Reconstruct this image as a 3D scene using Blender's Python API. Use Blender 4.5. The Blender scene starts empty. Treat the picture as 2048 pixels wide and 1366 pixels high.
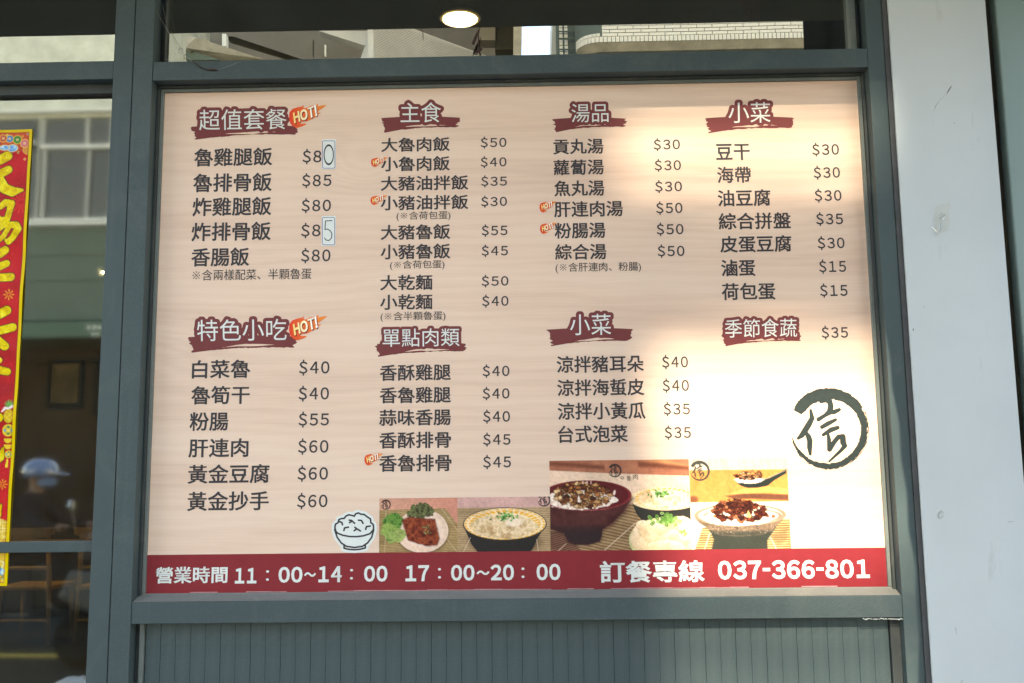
import bpy, math, random
import numpy as np
from mathutils import Vector, Matrix
from mathutils.geometry import tessellate_polygon

random.seed(7)
S = bpy.context.scene
COL = S.collection

# ------------------------------------------------------------------ camera
LENS_PX = 1991.0                       # focal length in pixels of the 2048 px wide photograph
PITCH, YAW, ROLL = 0.1367, -0.01849, -0.01145
BOARD_Z = 1.18                         # height of the lower edge of the menu board
CAM = np.array([0.0476, -2.5, BOARD_Z + 0.2769])


def cam_axes():
    cp, sp, cy, sy, cr, sr = math.cos(PITCH), math.sin(PITCH), math.cos(YAW), math.sin(YAW), math.cos(ROLL), math.sin(ROLL)
    w = np.array([sy * cp, cy * cp, sp])
    r = np.array([cy, -sy, 0.0])
    u = np.cross(r, w)
    return r * cr + u * sr, -r * sr + u * cr, w


AR, AU, AW = cam_axes()
cam_data = bpy.data.cameras.new('camera')
cam_data.sensor_width = 36
cam_data.lens = 36 * LENS_PX / 2048
cam_data.clip_start, cam_data.clip_end = 0.05, 500
cam = bpy.data.objects.new('camera', cam_data)
COL.objects.link(cam)
cam.matrix_world = Matrix(((AR[0], AU[0], -AW[0], CAM[0]), (AR[1], AU[1], -AW[1], CAM[1]), (AR[2], AU[2], -AW[2], CAM[2]), (0, 0, 0, 1)))
S.camera = cam


def ray(px, py):
    return AW + AR * (px - 1024) / LENS_PX - AU * (py - 683) / LENS_PX


def P(px, py, Y=0.0):
    """the point of the plane y = Y seen at a pixel of the photograph"""
    d = ray(px, py)
    return CAM + d * (Y - CAM[1]) / d[1]


def M(px, py, D, G=0.05):
    """the point of the plane y = -D whose reflection in the glass plane y = G is seen at a pixel"""
    q = P(px, py, D + 2 * G)
    return np.array([q[0], -D, q[2]])


# ------------------------------------------------------------------ world, sun, exposure
SUN_EL, SUN_AZ = math.radians(40), math.radians(1.6)      # azimuth: towards the left of straight behind the camera
world = bpy.data.worlds.new('World')
S.world = world
world.use_nodes = True
wn = world.node_tree.nodes
sky = wn.new('ShaderNodeTexSky')
sky.sky_type = 'NISHITA'
sky.sun_disc = False
sky.sun_elevation = SUN_EL
sky.sun_rotation = math.pi + SUN_AZ
sky.dust_density = 0.0
sky.ozone_density = 2.5
wn['Background'].inputs['Strength'].default_value = 0.15
world.node_tree.links.new(sky.outputs[0], wn['Background'].inputs['Color'])
SUN = np.array([-math.sin(SUN_AZ) * math.cos(SUN_EL), -math.cos(SUN_AZ) * math.cos(SUN_EL), math.sin(SUN_EL)])   # towards the sun
sun_data = bpy.data.lights.new('sun', 'SUN')
sun_data.energy = 2.0
sun_data.angle = math.radians(0.53)
sun_data.color = (0.87, 0.97, 1.0)
sun = bpy.data.objects.new('sun', sun_data)
COL.objects.link(sun)
sun.rotation_euler = Vector(SUN).to_track_quat('Z', 'Y').to_euler()
S.view_settings.view_transform = 'Standard'
S.view_settings.look = 'None'
S.view_settings.exposure = 2.65
S.view_settings.gamma = 1
S.view_settings.use_white_balance = True
S.view_settings.white_balance_temperature = 9400
S.view_settings.white_balance_tint = 14
S.view_settings.use_curve_mapping = False
S.cycles.max_bounces = 10
S.cycles.diffuse_bounces = 5
S.cycles.transparent_max_bounces = 12


# ------------------------------------------------------------------ materials
def srgb(r, g, b):
    f = lambda c: (c / 255 / 12.92) if c / 255 <= 0.04045 else ((c / 255 + 0.055) / 1.055) ** 2.4
    return (f(r), f(g), f(b))


def mat(name, color, rough=0.6, metal=0.0, spec=0.5, var=0.0, scale=8.0, color2=None, stretch=(1, 1, 1), bump=0.0, bscale=60.0, attr=None, coat=0.0):
    m = bpy.data.materials.new(name)
    m.use_nodes = True
    nt = m.node_tree
    n, L = nt.nodes, nt.links
    b = n['Principled BSDF']
    b.inputs['Base Color'].default_value = (*color, 1)
    b.inputs['Roughness'].default_value = rough
    b.inputs['Metallic'].default_value = metal
    b.inputs['Specular IOR Level'].default_value = spec
    b.inputs['Coat Weight'].default_value = coat
    tc = n.new('ShaderNodeTexCoord')
    mp = n.new('ShaderNodeMapping')
    mp.inputs['Scale'].default_value = stretch
    L.new(tc.outputs['Object'], mp.inputs['Vector'])
    src = None
    if attr:
        a = n.new('ShaderNodeAttribute')
        a.attribute_name = attr
        L.new(a.outputs['Color'], b.inputs['Base Color'])
        src = a.outputs['Color']
    if var > 0 or color2:
        t = n.new('ShaderNodeTexNoise')
        t.inputs['Scale'].default_value = scale
        t.inputs['Detail'].default_value = 6
        t.inputs['Roughness'].default_value = 0.62
        L.new(mp.outputs[0], t.inputs['Vector'])
        rp = n.new('ShaderNodeValToRGB')
        rp.color_ramp.elements[0].position = 0.32
        rp.color_ramp.elements[1].position = 0.68
        c2 = color2 or tuple(min(1, c * (1 + var)) for c in color)
        c1 = color if color2 else tuple(c * (1 - var) for c in color)
        rp.color_ramp.elements[0].color = (*c1, 1)
        rp.color_ramp.elements[1].color = (*c2, 1)
        L.new(t.outputs[0], rp.inputs[0])
        if attr:
            mx = n.new('ShaderNodeMix')
            mx.data_type = 'RGBA'
            mx.blend_type = 'MULTIPLY'
            mx.inputs[0].default_value = 1
            L.new(src, mx.inputs[6])
            L.new(rp.outputs[0], mx.inputs[7])
            L.new(mx.outputs[2], b.inputs['Base Color'])
        else:
            L.new(rp.outputs[0], b.inputs['Base Color'])
    if bump > 0:
        t2 = n.new('ShaderNodeTexNoise')
        t2.inputs['Scale'].default_value = bscale
        t2.inputs['Detail'].default_value = 4
        L.new(mp.outputs[0], t2.inputs['Vector'])
        bp = n.new('ShaderNodeBump')
        bp.inputs['Strength'].default_value = bump
        bp.inputs['Distance'].default_value = 0.004
        L.new(t2.outputs[0], bp.inputs['Height'])
        L.new(bp.outputs[0], b.inputs['Normal'])
    return m


def frame_mat(name, color, dirt, rough=0.38):
    """painted aluminium: dusty blotches, fine scratches, speckle"""
    m = mat(name, color, rough, spec=0.28, var=0.10, scale=3.0, bump=0.06, bscale=400)
    nt = m.node_tree
    n, L = nt.nodes, nt.links
    b = n['Principled BSDF']
    base = b.inputs['Base Color'].links[0].from_socket
    tc = n.new('ShaderNodeTexCoord')
    t = n.new('ShaderNodeTexNoise')
    t.inputs['Scale'].default_value = 5.0
    t.inputs['Detail'].default_value = 9
    t.inputs['Roughness'].default_value = 0.7
    t.inputs['Distortion'].default_value = 1.2
    L.new(tc.outputs['Object'], t.inputs['Vector'])
    r = n.new('ShaderNodeValToRGB')
    r.color_ramp.elements[0].position = 0.5
    r.color_ramp.elements[1].position = 0.78
    r.color_ramp.elements[0].color = (0, 0, 0, 1)
    r.color_ramp.elements[1].color = (0.55, 0.55, 0.55, 1)
    L.new(t.outputs[0], r.inputs[0])
    mx = n.new('ShaderNodeMix')
    mx.data_type = 'RGBA'
    L.new(r.outputs[0], mx.inputs[0])
    L.new(base, mx.inputs[6])
    mx.inputs[7].default_value = (*dirt, 1)
    L.new(mx.outputs[2], b.inputs['Base Color'])
    mp2 = n.new('ShaderNodeMapping')
    mp2.inputs['Scale'].default_value = (38, 38, 1.6)
    L.new(tc.outputs['Object'], mp2.inputs[0])
    t4 = n.new('ShaderNodeTexNoise')
    t4.inputs['Scale'].default_value = 1
    t4.inputs['Detail'].default_value = 5
    L.new(mp2.outputs[0], t4.inputs['Vector'])
    r4 = n.new('ShaderNodeMapRange')
    r4.inputs[1].default_value, r4.inputs[2].default_value = 0.58, 0.80
    r4.inputs[3].default_value, r4.inputs[4].default_value = 0.0, 0.30
    L.new(t4.outputs[0], r4.inputs[0])
    t5 = n.new('ShaderNodeTexNoise')
    t5.inputs['Scale'].default_value = 420
    t5.inputs['Detail'].default_value = 2
    L.new(tc.outputs['Object'], t5.inputs['Vector'])
    r5 = n.new('ShaderNodeMapRange')
    r5.inputs[1].default_value, r5.inputs[2].default_value = 0.3, 0.7
    r5.inputs[3].default_value, r5.inputs[4].default_value = 0.86, 1.14
    L.new(t5.outputs[0], r5.inputs[0])
    mx4 = n.new('ShaderNodeMix')
    mx4.data_type = 'RGBA'
    L.new(r4.outputs[0], mx4.inputs[0])
    L.new(mx.outputs[2], mx4.inputs[6])
    mx4.inputs[7].default_value = (*dirt, 1)
    hs = n.new('ShaderNodeHueSaturation')
    L.new(mx4.outputs[2], hs.inputs['Color'])
    L.new(r5.outputs[0], hs.inputs['Value'])
    L.new(hs.outputs[0], b.inputs['Base Color'])
    mr = n.new('ShaderNodeMapRange')
    mr.inputs[3].default_value = rough
    mr.inputs[4].default_value = rough + 0.3
    L.new(t.outputs[0], mr.inputs[0])
    L.new(mr.outputs[0], b.inputs['Roughness'])
    return m


def glass_mat(name, refl, tint, rough=0.0):
    m = bpy.data.materials.new(name)
    m.use_nodes = True
    n, L = m.node_tree.nodes, m.node_tree.links
    n.remove(n['Principled BSDF'])
    tr = n.new('ShaderNodeBsdfTransparent')
    tr.inputs[0].default_value = (*tint, 1)
    gl = n.new('ShaderNodeBsdfGlossy')
    gl.inputs['Color'].default_value = (1.0, 0.99, 0.93, 1)
    gl.inputs['Roughness'].default_value = rough
    # gentle waviness of the pane, so that reflected edges wander
    tc = n.new('ShaderNodeTexCoord')
    t = n.new('ShaderNodeTexNoise')
    t.inputs['Scale'].default_value = 3.2
    t.inputs['Detail'].default_value = 1.0
    L.new(tc.outputs['Object'], t.inputs['Vector'])
    bp = n.new('ShaderNodeBump')
    bp.inputs['Strength'].default_value = 0.12
    bp.inputs['Distance'].default_value = 0.0011
    L.new(t.outputs[0], bp.inputs['Height'])
    L.new(bp.outputs[0], gl.inputs['Normal'])
    fr = n.new('ShaderNodeFresnel')
    fr.inputs['IOR'].default_value = 1.45
    ad = n.new('ShaderNodeMath')
    ad.inputs[1].default_value = refl
    L.new(fr.outputs[0], ad.inputs[0])
    # film of dust
    df = n.new('ShaderNodeBsdfDiffuse')
    df.inputs[0].default_value = (0.35, 0.37, 0.33, 1)
    mxd = n.new('ShaderNodeMixShader')
    t3 = n.new('ShaderNodeTexNoise')
    t3.inputs['Scale'].default_value = 7
    t3.inputs['Detail'].default_value = 8
    L.new(tc.outputs['Object'], t3.inputs['Vector'])
    mr = n.new('ShaderNodeMapRange')
    mr.inputs[1].default_value, mr.inputs[2].default_value = 0.35, 0.8
    mr.inputs[3].default_value, mr.inputs[4].default_value = 0.008, 0.05
    L.new(t3.outputs[0], mr.inputs[0])
    L.new(mr.outputs[0], mxd.inputs[0])
    L.new(tr.outputs[0], mxd.inputs[1])
    L.new(df.outputs[0], mxd.inputs[2])
    mx = n.new('ShaderNodeMixShader')
    L.new(ad.outputs[0], mx.inputs[0])
    L.new(mxd.outputs[0], mx.inputs[1])
    L.new(gl.outputs[0], mx.inputs[2])
    L.new(mx.outputs[0], n['Material Output'].inputs['Surface'])
    return m


def board_mat():
    """pale printed wood grain: long horizontal figure, fine fibres, one swirl round a knot"""
    m = bpy.data.materials.new('printed_wood')
    m.use_nodes = True
    n, L = m.node_tree.nodes, m.node_tree.links
    b = n['Principled BSDF']
    b.inputs['Roughness'].default_value = 0.42
    b.inputs['Specular IOR Level'].default_value = 0.35
    tc = n.new('ShaderNodeTexCoord')
    sep = n.new('ShaderNodeSeparateXYZ')
    L.new(tc.outputs['Object'], sep.inputs[0])

    def mth(op, a, bb=None, c=None):
        q = n.new('ShaderNodeMath')
        q.operation = op
        for i, v in enumerate((a, bb, c)):
            if v is None:
                continue
            if isinstance(v, (int, float)):
                q.inputs[i].default_value = v
            else:
                L.new(v, q.inputs[i])
        return q.outputs[0]
    X, Z = sep.outputs['X'], sep.outputs['Z']

    def noise(sx, sz, det, seed=0.0, rg=0.55):
        cb = n.new('ShaderNodeCombineXYZ')
        L.new(mth('MULTIPLY', X, sx), cb.inputs[0])
        L.new(mth('MULTIPLY', Z, sz), cb.inputs[2])
        cb.inputs[1].default_value = seed
        t = n.new('ShaderNodeTexNoise')
        t.inputs['Scale'].default_value = 1
        t.inputs['Detail'].default_value = det
        t.inputs['Roughness'].default_value = rg
        L.new(cb.outputs[0], t.inputs['Vector'])
        return t.outputs[0]

    def knot(kx, kz, rx, rz, amp):
        dx = mth('DIVIDE', mth('SUBTRACT', X, kx), rx)
        dz = mth('DIVIDE', mth('SUBTRACT', Z, kz), rz)
        r2 = mth('ADD', mth('MULTIPLY', dx, dx), mth('MULTIPLY', dz, dz))
        return mth('MULTIPLY', mth('POWER', 2.718, mth('MULTIPLY', r2, -1.0)), amp)
    warp = mth('MULTIPLY', noise(0.8, 2.0, 3), 0.16)
    kk = mth('ADD', knot(-0.38, 1.10, 0.10, 0.07, 0.11), mth('ADD', knot(-1.02, 0.62, 0.2, 0.10, -0.12), knot(0.55, 0.95, 0.3, 0.07, 0.05)))
    ph = mth('ADD', mth('ADD', Z, warp), kk)
    rings = mth('SINE', mth('ADD', mth('MULTIPLY', ph, 210.0), mth('MULTIPLY', noise(2.5, 30, 4, 3.0), 9.0)))
    rings2 = mth('SINE', mth('MULTIPLY', ph, 47.0))
    fib = noise(5, 260, 5, 7.0, 0.7)
    big = noise(0.9, 9, 3, 11.0)
    v = mth('ADD', mth('MULTIPLY', rings, 0.07), mth('MULTIPLY', rings2, 0.05))
    v = mth('ADD', v, mth('MULTIPLY', mth('SUBTRACT', fib, 0.5), 0.75))
    v = mth('ADD', v, mth('MULTIPLY', mth('SUBTRACT', big, 0.5), 1.1))
    v = mth('ADD', v, 0.5)
    rp = n.new('ShaderNodeValToRGB')
    e = rp.color_ramp.elements
    e[0].position, e[0].color = 0.0, (*srgb(207, 167, 145), 1)
    e[1].position, e[1].color = 1.0, (*srgb(232, 200, 177), 1)
    q = rp.color_ramp.elements.new(0.5)
    q.color = (*srgb(224, 187, 163), 1)
    L.new(v, rp.inputs[0])
    L.new(rp.outputs[0], b.inputs['Base Color'])
    return m


MT = {}
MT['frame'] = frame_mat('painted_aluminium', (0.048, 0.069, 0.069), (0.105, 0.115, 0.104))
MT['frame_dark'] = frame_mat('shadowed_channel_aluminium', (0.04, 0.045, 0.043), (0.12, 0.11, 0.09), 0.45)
MT['bead'] = frame_mat('dusty_glazing_bead', (0.13, 0.145, 0.13), (0.24, 0.22, 0.18), 0.3)
MT['sill'] = frame_mat('dusty_sill', (0.17, 0.165, 0.14), (0.27, 0.25, 0.20), 0.5)
MT['gasket'] = mat('black_gasket', (0.012, 0.012, 0.012), 0.6)
MT['seal'] = mat('sealant', (0.055, 0.052, 0.05), 0.75, var=0.3, scale=14, bump=0.4, bscale=50)
MT['board'] = board_mat()
MT['ink'] = mat('dark_print', (0.052, 0.043, 0.045), 0.5, spec=0.15, var=0.05, scale=40)
MT['maroon'] = mat('maroon_print', (0.19, 0.042, 0.040), 0.5, spec=0.12, var=0.05, scale=30)
MT['red_bar'] = mat('red_bar_print', (0.25, 0.023, 0.028), 0.42, spec=0.15, var=0.05, scale=30)
MT['white_print'] = mat('white_print', (0.66, 0.65, 0.59), 0.42, spec=0.35, var=0.02, scale=30)
MT['logo'] = mat('logo_print', (0.022, 0.030, 0.027), 0.5, spec=0.2, var=0.1, scale=60)
MT['patch'] = mat('paper_patch', (0.68, 0.67, 0.61), 0.55, var=0.03, scale=30)
MT['blue_ink'] = mat('blue_ink', (0.05, 0.045, 0.25), 0.5)
MT['black_ink'] = mat('black_marker', (0.018, 0.018, 0.02), 0.5)
MT['print'] = mat('printed_colours', (1, 1, 1), 0.45, spec=0.15, attr='Col')
MT['foil'] = mat('foil_print', (1, 1, 1), 0.35, spec=0.22, attr='Col', bump=0.6, bscale=22)
MT['glass'] = glass_mat('window_glass', 0.36, (0.55, 0.59, 0.53))
MT['door_glass'] = glass_mat('door_glass', 0.30, (0.55, 0.59, 0.53), 0.035)
MT['road'] = mat('asphalt', (0.020, 0.020, 0.019), 0.95, spec=0.05, var=0.25, scale=20, bump=0.5)
MT['pave'] = mat('concrete_paving', (0.30, 0.29, 0.27), 0.85, var=0.12, scale=5, bump=0.3)
MT['far_pave'] = mat('dark_paving', (0.03, 0.03, 0.027), 0.95, spec=0.05, var=0.2, scale=6)
MT['yellow'] = mat('yellow_line', (0.55, 0.36, 0.05), 0.7, var=0.2, scale=12)
MT['beige_wall'] = mat('beige_render', (0.60, 0.62, 0.54), 0.85, var=0.18, scale=2.5, bump=0.3)
MT['white_wall'] = mat('white_render', (0.62, 0.63, 0.64), 0.8, var=0.06, scale=3)
MT['grey_wall'] = mat('grey_render', (0.20, 0.18, 0.155), 0.85, var=0.12, scale=1.5)
MT['green_wall'] = mat('green_wall', (0.082, 0.118, 0.098), 0.7, var=0.08, scale=3)
MT['conc'] = mat('weathered_concrete', (0.46, 0.43, 0.37), 0.9, var=0.25, scale=4)
MT['rib'] = mat('ribbed_cladding', (0.70, 0.65, 0.57), 0.7, var=0.06, scale=4)
MT['tile'] = mat('glazed_tile', (0.78, 0.73, 0.64), 0.35, var=0.07, scale=6)
MT['grout'] = mat('grout', (0.10, 0.13, 0.12), 0.9)
MT['white_paint'] = mat('white_window_paint', (0.78, 0.80, 0.76), 0.5, var=0.05, scale=10)
MT['win_dark'] = mat('curtained_pane', (0.075, 0.075, 0.065), 0.25, var=0.25, scale=3, stretch=(8, 1, 1))
MT['signgreen'] = mat('green_sign', (0.012, 0.075, 0.05), 0.45, var=0.05)
MT['dark'] = mat('dark_soffit', (0.075, 0.078, 0.065), 0.85, var=0.2, scale=2)
MT['canvas'] = mat('dark_canvas', (0.035, 0.033, 0.026), 0.9, var=0.2, scale=10)
MT['int_wall'] = mat('brown_interior_wall', (0.07, 0.045, 0.025), 0.8, var=0.25, scale=1.5, stretch=(3, 1, 0.3))
MT['int_floor'] = mat('interior_floor', (0.03, 0.027, 0.022), 0.5, var=0.2, scale=3)
MT['int_ceil'] = mat('interior_ceiling', (0.07, 0.068, 0.06), 0.9, var=0.15, scale=2)
MT['wood'] = mat('pine_wood', (0.60, 0.33, 0.12), 0.5, var=0.2, scale=4, stretch=(1, 1, 8))
MT['black'] = mat('black_paint', (0.015, 0.015, 0.016), 0.6, spec=0.15)
MT['picture'] = mat('picture_print', (0.045, 0.04, 0.035), 0.4, color2=(0.20, 0.15, 0.10), scale=6)
MT['redcloth'] = mat('red_cloth', (0.42, 0.015, 0.015), 0.6, var=0.3, scale=9)
MT['steel'] = mat('bright_steel', (0.75, 0.77, 0.76), 0.25, metal=1.0)
MT['clear'] = mat('yellowed_adhesive', (0.475, 0.475, 0.435), 0.45, var=0.05, scale=40, bump=0.12, bscale=60)
MT['twig'] = mat('dry_twig', (0.045, 0.02, 0.016), 0.9, var=0.4, scale=60, bump=0.6)
MT['cobweb'] = mat('cobweb', (0.30, 0.29, 0.26), 0.9)
MT['bag'] = mat('white_plastic', (0.62, 0.64, 0.62), 0.35, var=0.05, scale=6)
MT['skin'] = mat('skin', (0.20, 0.11, 0.07), 0.55)
MT['jacket'] = mat('jacket_cloth', (0.014, 0.015, 0.02), 0.9, spec=0.05, var=0.2)
MT['trousers'] = mat('trouser_cloth', (0.012, 0.012, 0.015), 0.9, spec=0.05)
MT['helmet'] = mat('pale_blue_helmet', (0.09, 0.16, 0.30), 0.15, coat=1)
MT['mask'] = mat('face_mask', (0.11, 0.20, 0.34), 0.7)
MT['scooter'] = mat('scooter_paint', (0.02, 0.02, 0.022), 0.55, spec=0.2)
MT['scooter_white'] = mat('scooter_paint_pale', (0.09, 0.095, 0.09), 0.5, spec=0.2)
MT['rubber'] = mat('rubber', (0.015, 0.015, 0.015), 0.9, spec=0.05)


def emit_mat(name, color, strength):
    m = bpy.data.materials.new(name)
    m.use_nodes = True
    b = m.node_tree.nodes['Principled BSDF']
    b.inputs['Base Color'].default_value = (0.8, 0.8, 0.8, 1)
    b.inputs['Emission Color'].default_value = (*color, 1)
    b.inputs['Emission Strength'].default_value = strength
    return m


MT['lamp'] = emit_mat('lit_lamp_disc', (1.0, 0.86, 0.62), 12.0)
MT['room_fill'] = emit_mat('added_room_fill', (1.0, 0.8, 0.5), 150.0)  # for the added lamps that brighten the room
MT['lamp_halo'] = emit_mat('lamp_halo_glow', (1.0, 0.62, 0.28), 0.34)  # warm halo of the lamp put into a glowing ring
MT['lamp_small'] = emit_mat('lit_lamp_small', (1.0, 0.9, 0.7), 30.0)


def pilaster_mat():
    m = mat('white_painted_wall', (0.50, 0.515, 0.505), 0.45, spec=0.35, var=0.05, scale=2.2, bump=0.12, bscale=25)
    n, L = m.node_tree.nodes, m.node_tree.links
    b = n['Principled BSDF']
    base = b.inputs['Base Color'].links[0].from_socket
    tc = n.new('ShaderNodeTexCoord')
    mp = n.new('ShaderNodeMapping')
    mp.inputs['Rotation'].default_value = (0, 0.55, 0)
    mp.inputs['Scale'].default_value = (14, 14, 3.5)
    L.new(tc.outputs['Object'], mp.inputs[0])
    t = n.new('ShaderNodeTexNoise')
    t.inputs['Scale'].default_value = 1.3
    t.inputs['Detail'].default_value = 8
    t.inputs['Roughness'].default_value = 0.6
    L.new(mp.outputs[0], t.inputs['Vector'])
    r = n.new('ShaderNodeValToRGB')
    r.color_ramp.elements[0].position, r.color_ramp.elements[0].color = 0.63, (0, 0, 0, 1)
    r.color_ramp.elements[1].position, r.color_ramp.elements[1].color = 0.80, (0.6, 0.6, 0.6, 1)
    L.new(t.outputs[0], r.inputs[0])
    mx = n.new('ShaderNodeMix')
    mx.data_type = 'RGBA'
    L.new(r.outputs[0], mx.inputs[0])
    L.new(base, mx.inputs[6])
    mx.inputs[7].default_value = (0.27, 0.26, 0.24, 1)
    L.new(mx.outputs[2], b.inputs['Base Color'])
    return m


MT['pilaster'] = pilaster_mat()
MT['green_panel'] = mat('pale_green_panel', (0.20, 0.265, 0.235), 0.25, var=0.10, scale=1.6, stretch=(1, 1, 0.6))


# ------------------------------------------------------------------ building helpers
class MB:
    """collects boxes, tubes and faces and links them as one mesh object"""

    def __init__(s):
        s.v, s.f = [], []

    def box(s, x0, x1, y0, y1, z0, z1):
        k = len(s.v)
        s.v += [(x, y, z) for x in (x0, x1) for y in (y0, y1) for z in (z0, z1)]
        s.f += [tuple(k + i for i in q) for q in ((0, 1, 3, 2), (4, 6, 7, 5), (0, 4, 5, 1), (2, 3, 7, 6), (0, 2, 6, 4), (1, 5, 7, 3))]
        return s

    def hexa(s, pts):
        """8 points: 4 of the near face, then 4 of the far face, both the same way round"""
        k = len(s.v)
        s.v += [tuple(p) for p in pts]
        s.f += [tuple(k + i for i in q) for q in ((0, 1, 2, 3), (7, 6, 5, 4), (0, 4, 5, 1), (1, 5, 6, 2), (2, 6, 7, 3), (3, 7, 4, 0))]
        return s

    def tube(s, pts, rad, n=8):
        pts = [Vector(p) for p in pts]
        if isinstance(rad, (int, float)):
            rad = [rad] * len(pts)
        k = len(s.v)
        for i, p in enumerate(pts):
            d = (pts[min(i + 1, len(pts) - 1)] - pts[max(i - 1, 0)]).normalized()
            a = d.cross(Vector((0, 0, 1)) if abs(d.z) < 0.9 else Vector((1, 0, 0))).normalized()
            b = d.cross(a)
            for j in range(n):
                t = 2 * math.pi * j / n
                s.v.append(tuple(p + (a * math.cos(t) + b * math.sin(t)) * rad[i]))
        for i in range(len(pts) - 1):
            for j in range(n):
                s.f.append((k + i * n + j, k + i * n + (j + 1) % n, k + (i + 1) * n + (j + 1) % n, k + (i + 1) * n + j))
        s.f.append(tuple(k + j for j in reversed(range(n))))
        s.f.append(tuple(k + (len(pts) - 1) * n + j for j in range(n)))
        return s

    def lathe(s, c, prof, n=24, axis='z'):
        k = len(s.v)
        for (r, h) in prof:
            for j in range(n):
                t = 2 * math.pi * j / n
                a, b = r * math.cos(t), r * math.sin(t)
                q = {'z': (a, b, h), 'y': (a, h, b), 'x': (h, a, b)}[axis]
                s.v.append((c[0] + q[0], c[1] + q[1], c[2] + q[2]))
        for i in range(len(prof) - 1):
            for j in range(n):
                s.f.append((k + i * n + j, k + i * n + (j + 1) % n, k + (i + 1) * n + (j + 1) % n, k + (i + 1) * n + j))
        s.f.append(tuple(k + j for j in reversed(range(n))))
        s.f.append(tuple(k + (len(prof) - 1) * n + j for j in range(n)))
        return s

    def prism(s, poly, axis, h0, h1):
        """poly: 2-D points; axis the direction of extrusion ('x': (y, z), 'y': (x, z), 'z': (x, y))"""
        k, n = len(s.v), len(poly)
        for h in (h0, h1):
            for (a, b) in poly:
                s.v.append({'x': (h, a, b), 'y': (a, h, b), 'z': (a, b, h)}[axis])
        s.f.append(tuple(k + i for i in range(n)))
        s.f.append(tuple(k + n + i for i in reversed(range(n))))
        for i in range(n):
            j = (i + 1) % n
            s.f.append((k + i, k + n + i, k + n + j, k + j))
        return s

    def build(s, name, m, parent=None, bevel=0.0, smooth=False, origin=None):
        v = s.v
        me = bpy.data.meshes.new(name)
        if parent is not None and origin is None:
            o0 = parent.location
            v = [(a - o0[0], b - o0[1], c - o0[2]) for a, b, c in v]
        me.from_pydata(v, [], s.f)
        me.materials.append(m)
        fix_normals(me)
        if smooth:
            me.polygons.foreach_set('use_smooth', [True] * len(me.polygons))
        return link(name, me, parent, bevel)


def fix_normals(me):
    import bmesh
    bm = bmesh.new()
    bm.from_mesh(me)
    bmesh.ops.recalc_face_normals(bm, faces=bm.faces)
    bm.to_mesh(me)
    bm.free()


def link(name, me, parent=None, bevel=0.0):
    o = bpy.data.objects.new(name, me)
    COL.objects.link(o)
    if parent is not None:
        o.parent = parent
    if bevel > 0:
        b = o.modifiers.new('bevel', 'BEVEL')
        b.width = bevel
        b.segments = 2
        b.limit_method = 'ANGLE'
    return o


def tag(o, label=None, cat=None, group=None, kind=None):
    for k, v in (('label', label), ('category', cat), ('group', group), ('kind', kind)):
        if v:
            o[k] = v
    return o


def thing(name, label, cat, loc=(0, 0, 0), group=None):
    o = bpy.data.objects.new(name, None)
    COL.objects.link(o)
    o.location = loc
    o.empty_display_size = 0.1
    bpy.context.view_layer.update()
    return tag(o, label, cat, group)


def flat_mesh(name, verts, faces, m, parent, cols=None):
    o0 = parent.location if parent is not None else (0, 0, 0)
    me = bpy.data.meshes.new(name)
    va = np.asarray(verts, dtype=np.float32) - np.array(o0, dtype=np.float32)
    me.from_pydata(va.tolist(), [], faces)
    me.materials.append(m)
    if cols is not None:
        a = me.color_attributes.new('Col', 'FLOAT_COLOR', 'POINT')
        c = np.ones((len(va), 4), dtype=np.float32)
        c[:, :3] = cols
        a.data.foreach_set('color', c.ravel())
    # face the street (towards -y)
    if len(me.polygons) and me.polygons[0].normal.y > 0:
        me.flip_normals()
    return link(name, me, parent)


# ------------------------------------------------------------------ flat shapes as distance fields, contoured into polygons
def seg_d(X, Z, a, b, r0, r1):
    ax, az, bx, bz = a[0], a[1], b[0], b[1]
    dx, dz = bx - ax, bz - az
    L2 = dx * dx + dz * dz + 1e-12
    t = np.clip(((X - ax) * dx + (Z - az) * dz) / L2, 0, 1)
    return np.hypot(X - ax - t * dx, Z - az - t * dz) - (r0 + (r1 - r0) * t)


def strokes_field(X, Z, strokes):
    """strokes: lists of (x, z, r)"""
    F = np.full(X.shape, 1e3)
    for st in strokes:
        for a, b in zip(st[:-1], st[1:]):
            F = np.minimum(F, seg_d(X, Z, a, b, a[2], b[2]))
    return F


def poly_field(X, Z, pts):
    F = np.full(X.shape, 1e6)
    ins = np.zeros(X.shape, bool)
    n = len(pts)
    for i in range(n):
        a, b = pts[i], pts[(i + 1) % n]
        F = np.minimum(F, seg_d(X, Z, a, b, 0, 0))
        if a[1] != b[1]:
            c = (a[1] > Z) != (b[1] > Z)
            ins ^= c & (X < (b[0] - a[0]) * (Z - a[1]) / (b[1] - a[1]) + a[0])
    return np.where(ins, -F, F)


def vnoise(X, Z, scale, seed=0, octaves=3):
    """smooth value noise in -1..1"""
    out = np.zeros(np.shape(X))
    amp, tot = 1.0, 0.0
    rng = np.random.RandomState(seed)
    T = rng.rand(64, 64) * 2 - 1
    for o in range(octaves):
        x, z = np.asarray(X) / scale + 13.7 * o, np.asarray(Z) / scale + 7.3 * o
        xi, zi = np.floor(x).astype(int), np.floor(z).astype(int)
        fx, fz = x - xi, z - zi
        fx, fz = fx * fx * (3 - 2 * fx), fz * fz * (3 - 2 * fz)
        g = lambda i, j: T[(xi + i) % 64, (zi + j) % 64]
        out += amp * (g(0, 0) * (1 - fx) * (1 - fz) + g(1, 0) * fx * (1 - fz) + g(0, 1) * (1 - fx) * fz + g(1, 1) * fx * fz)
        tot += amp
        amp *= 0.5
        scale *= 0.5
    return out / tot


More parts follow.
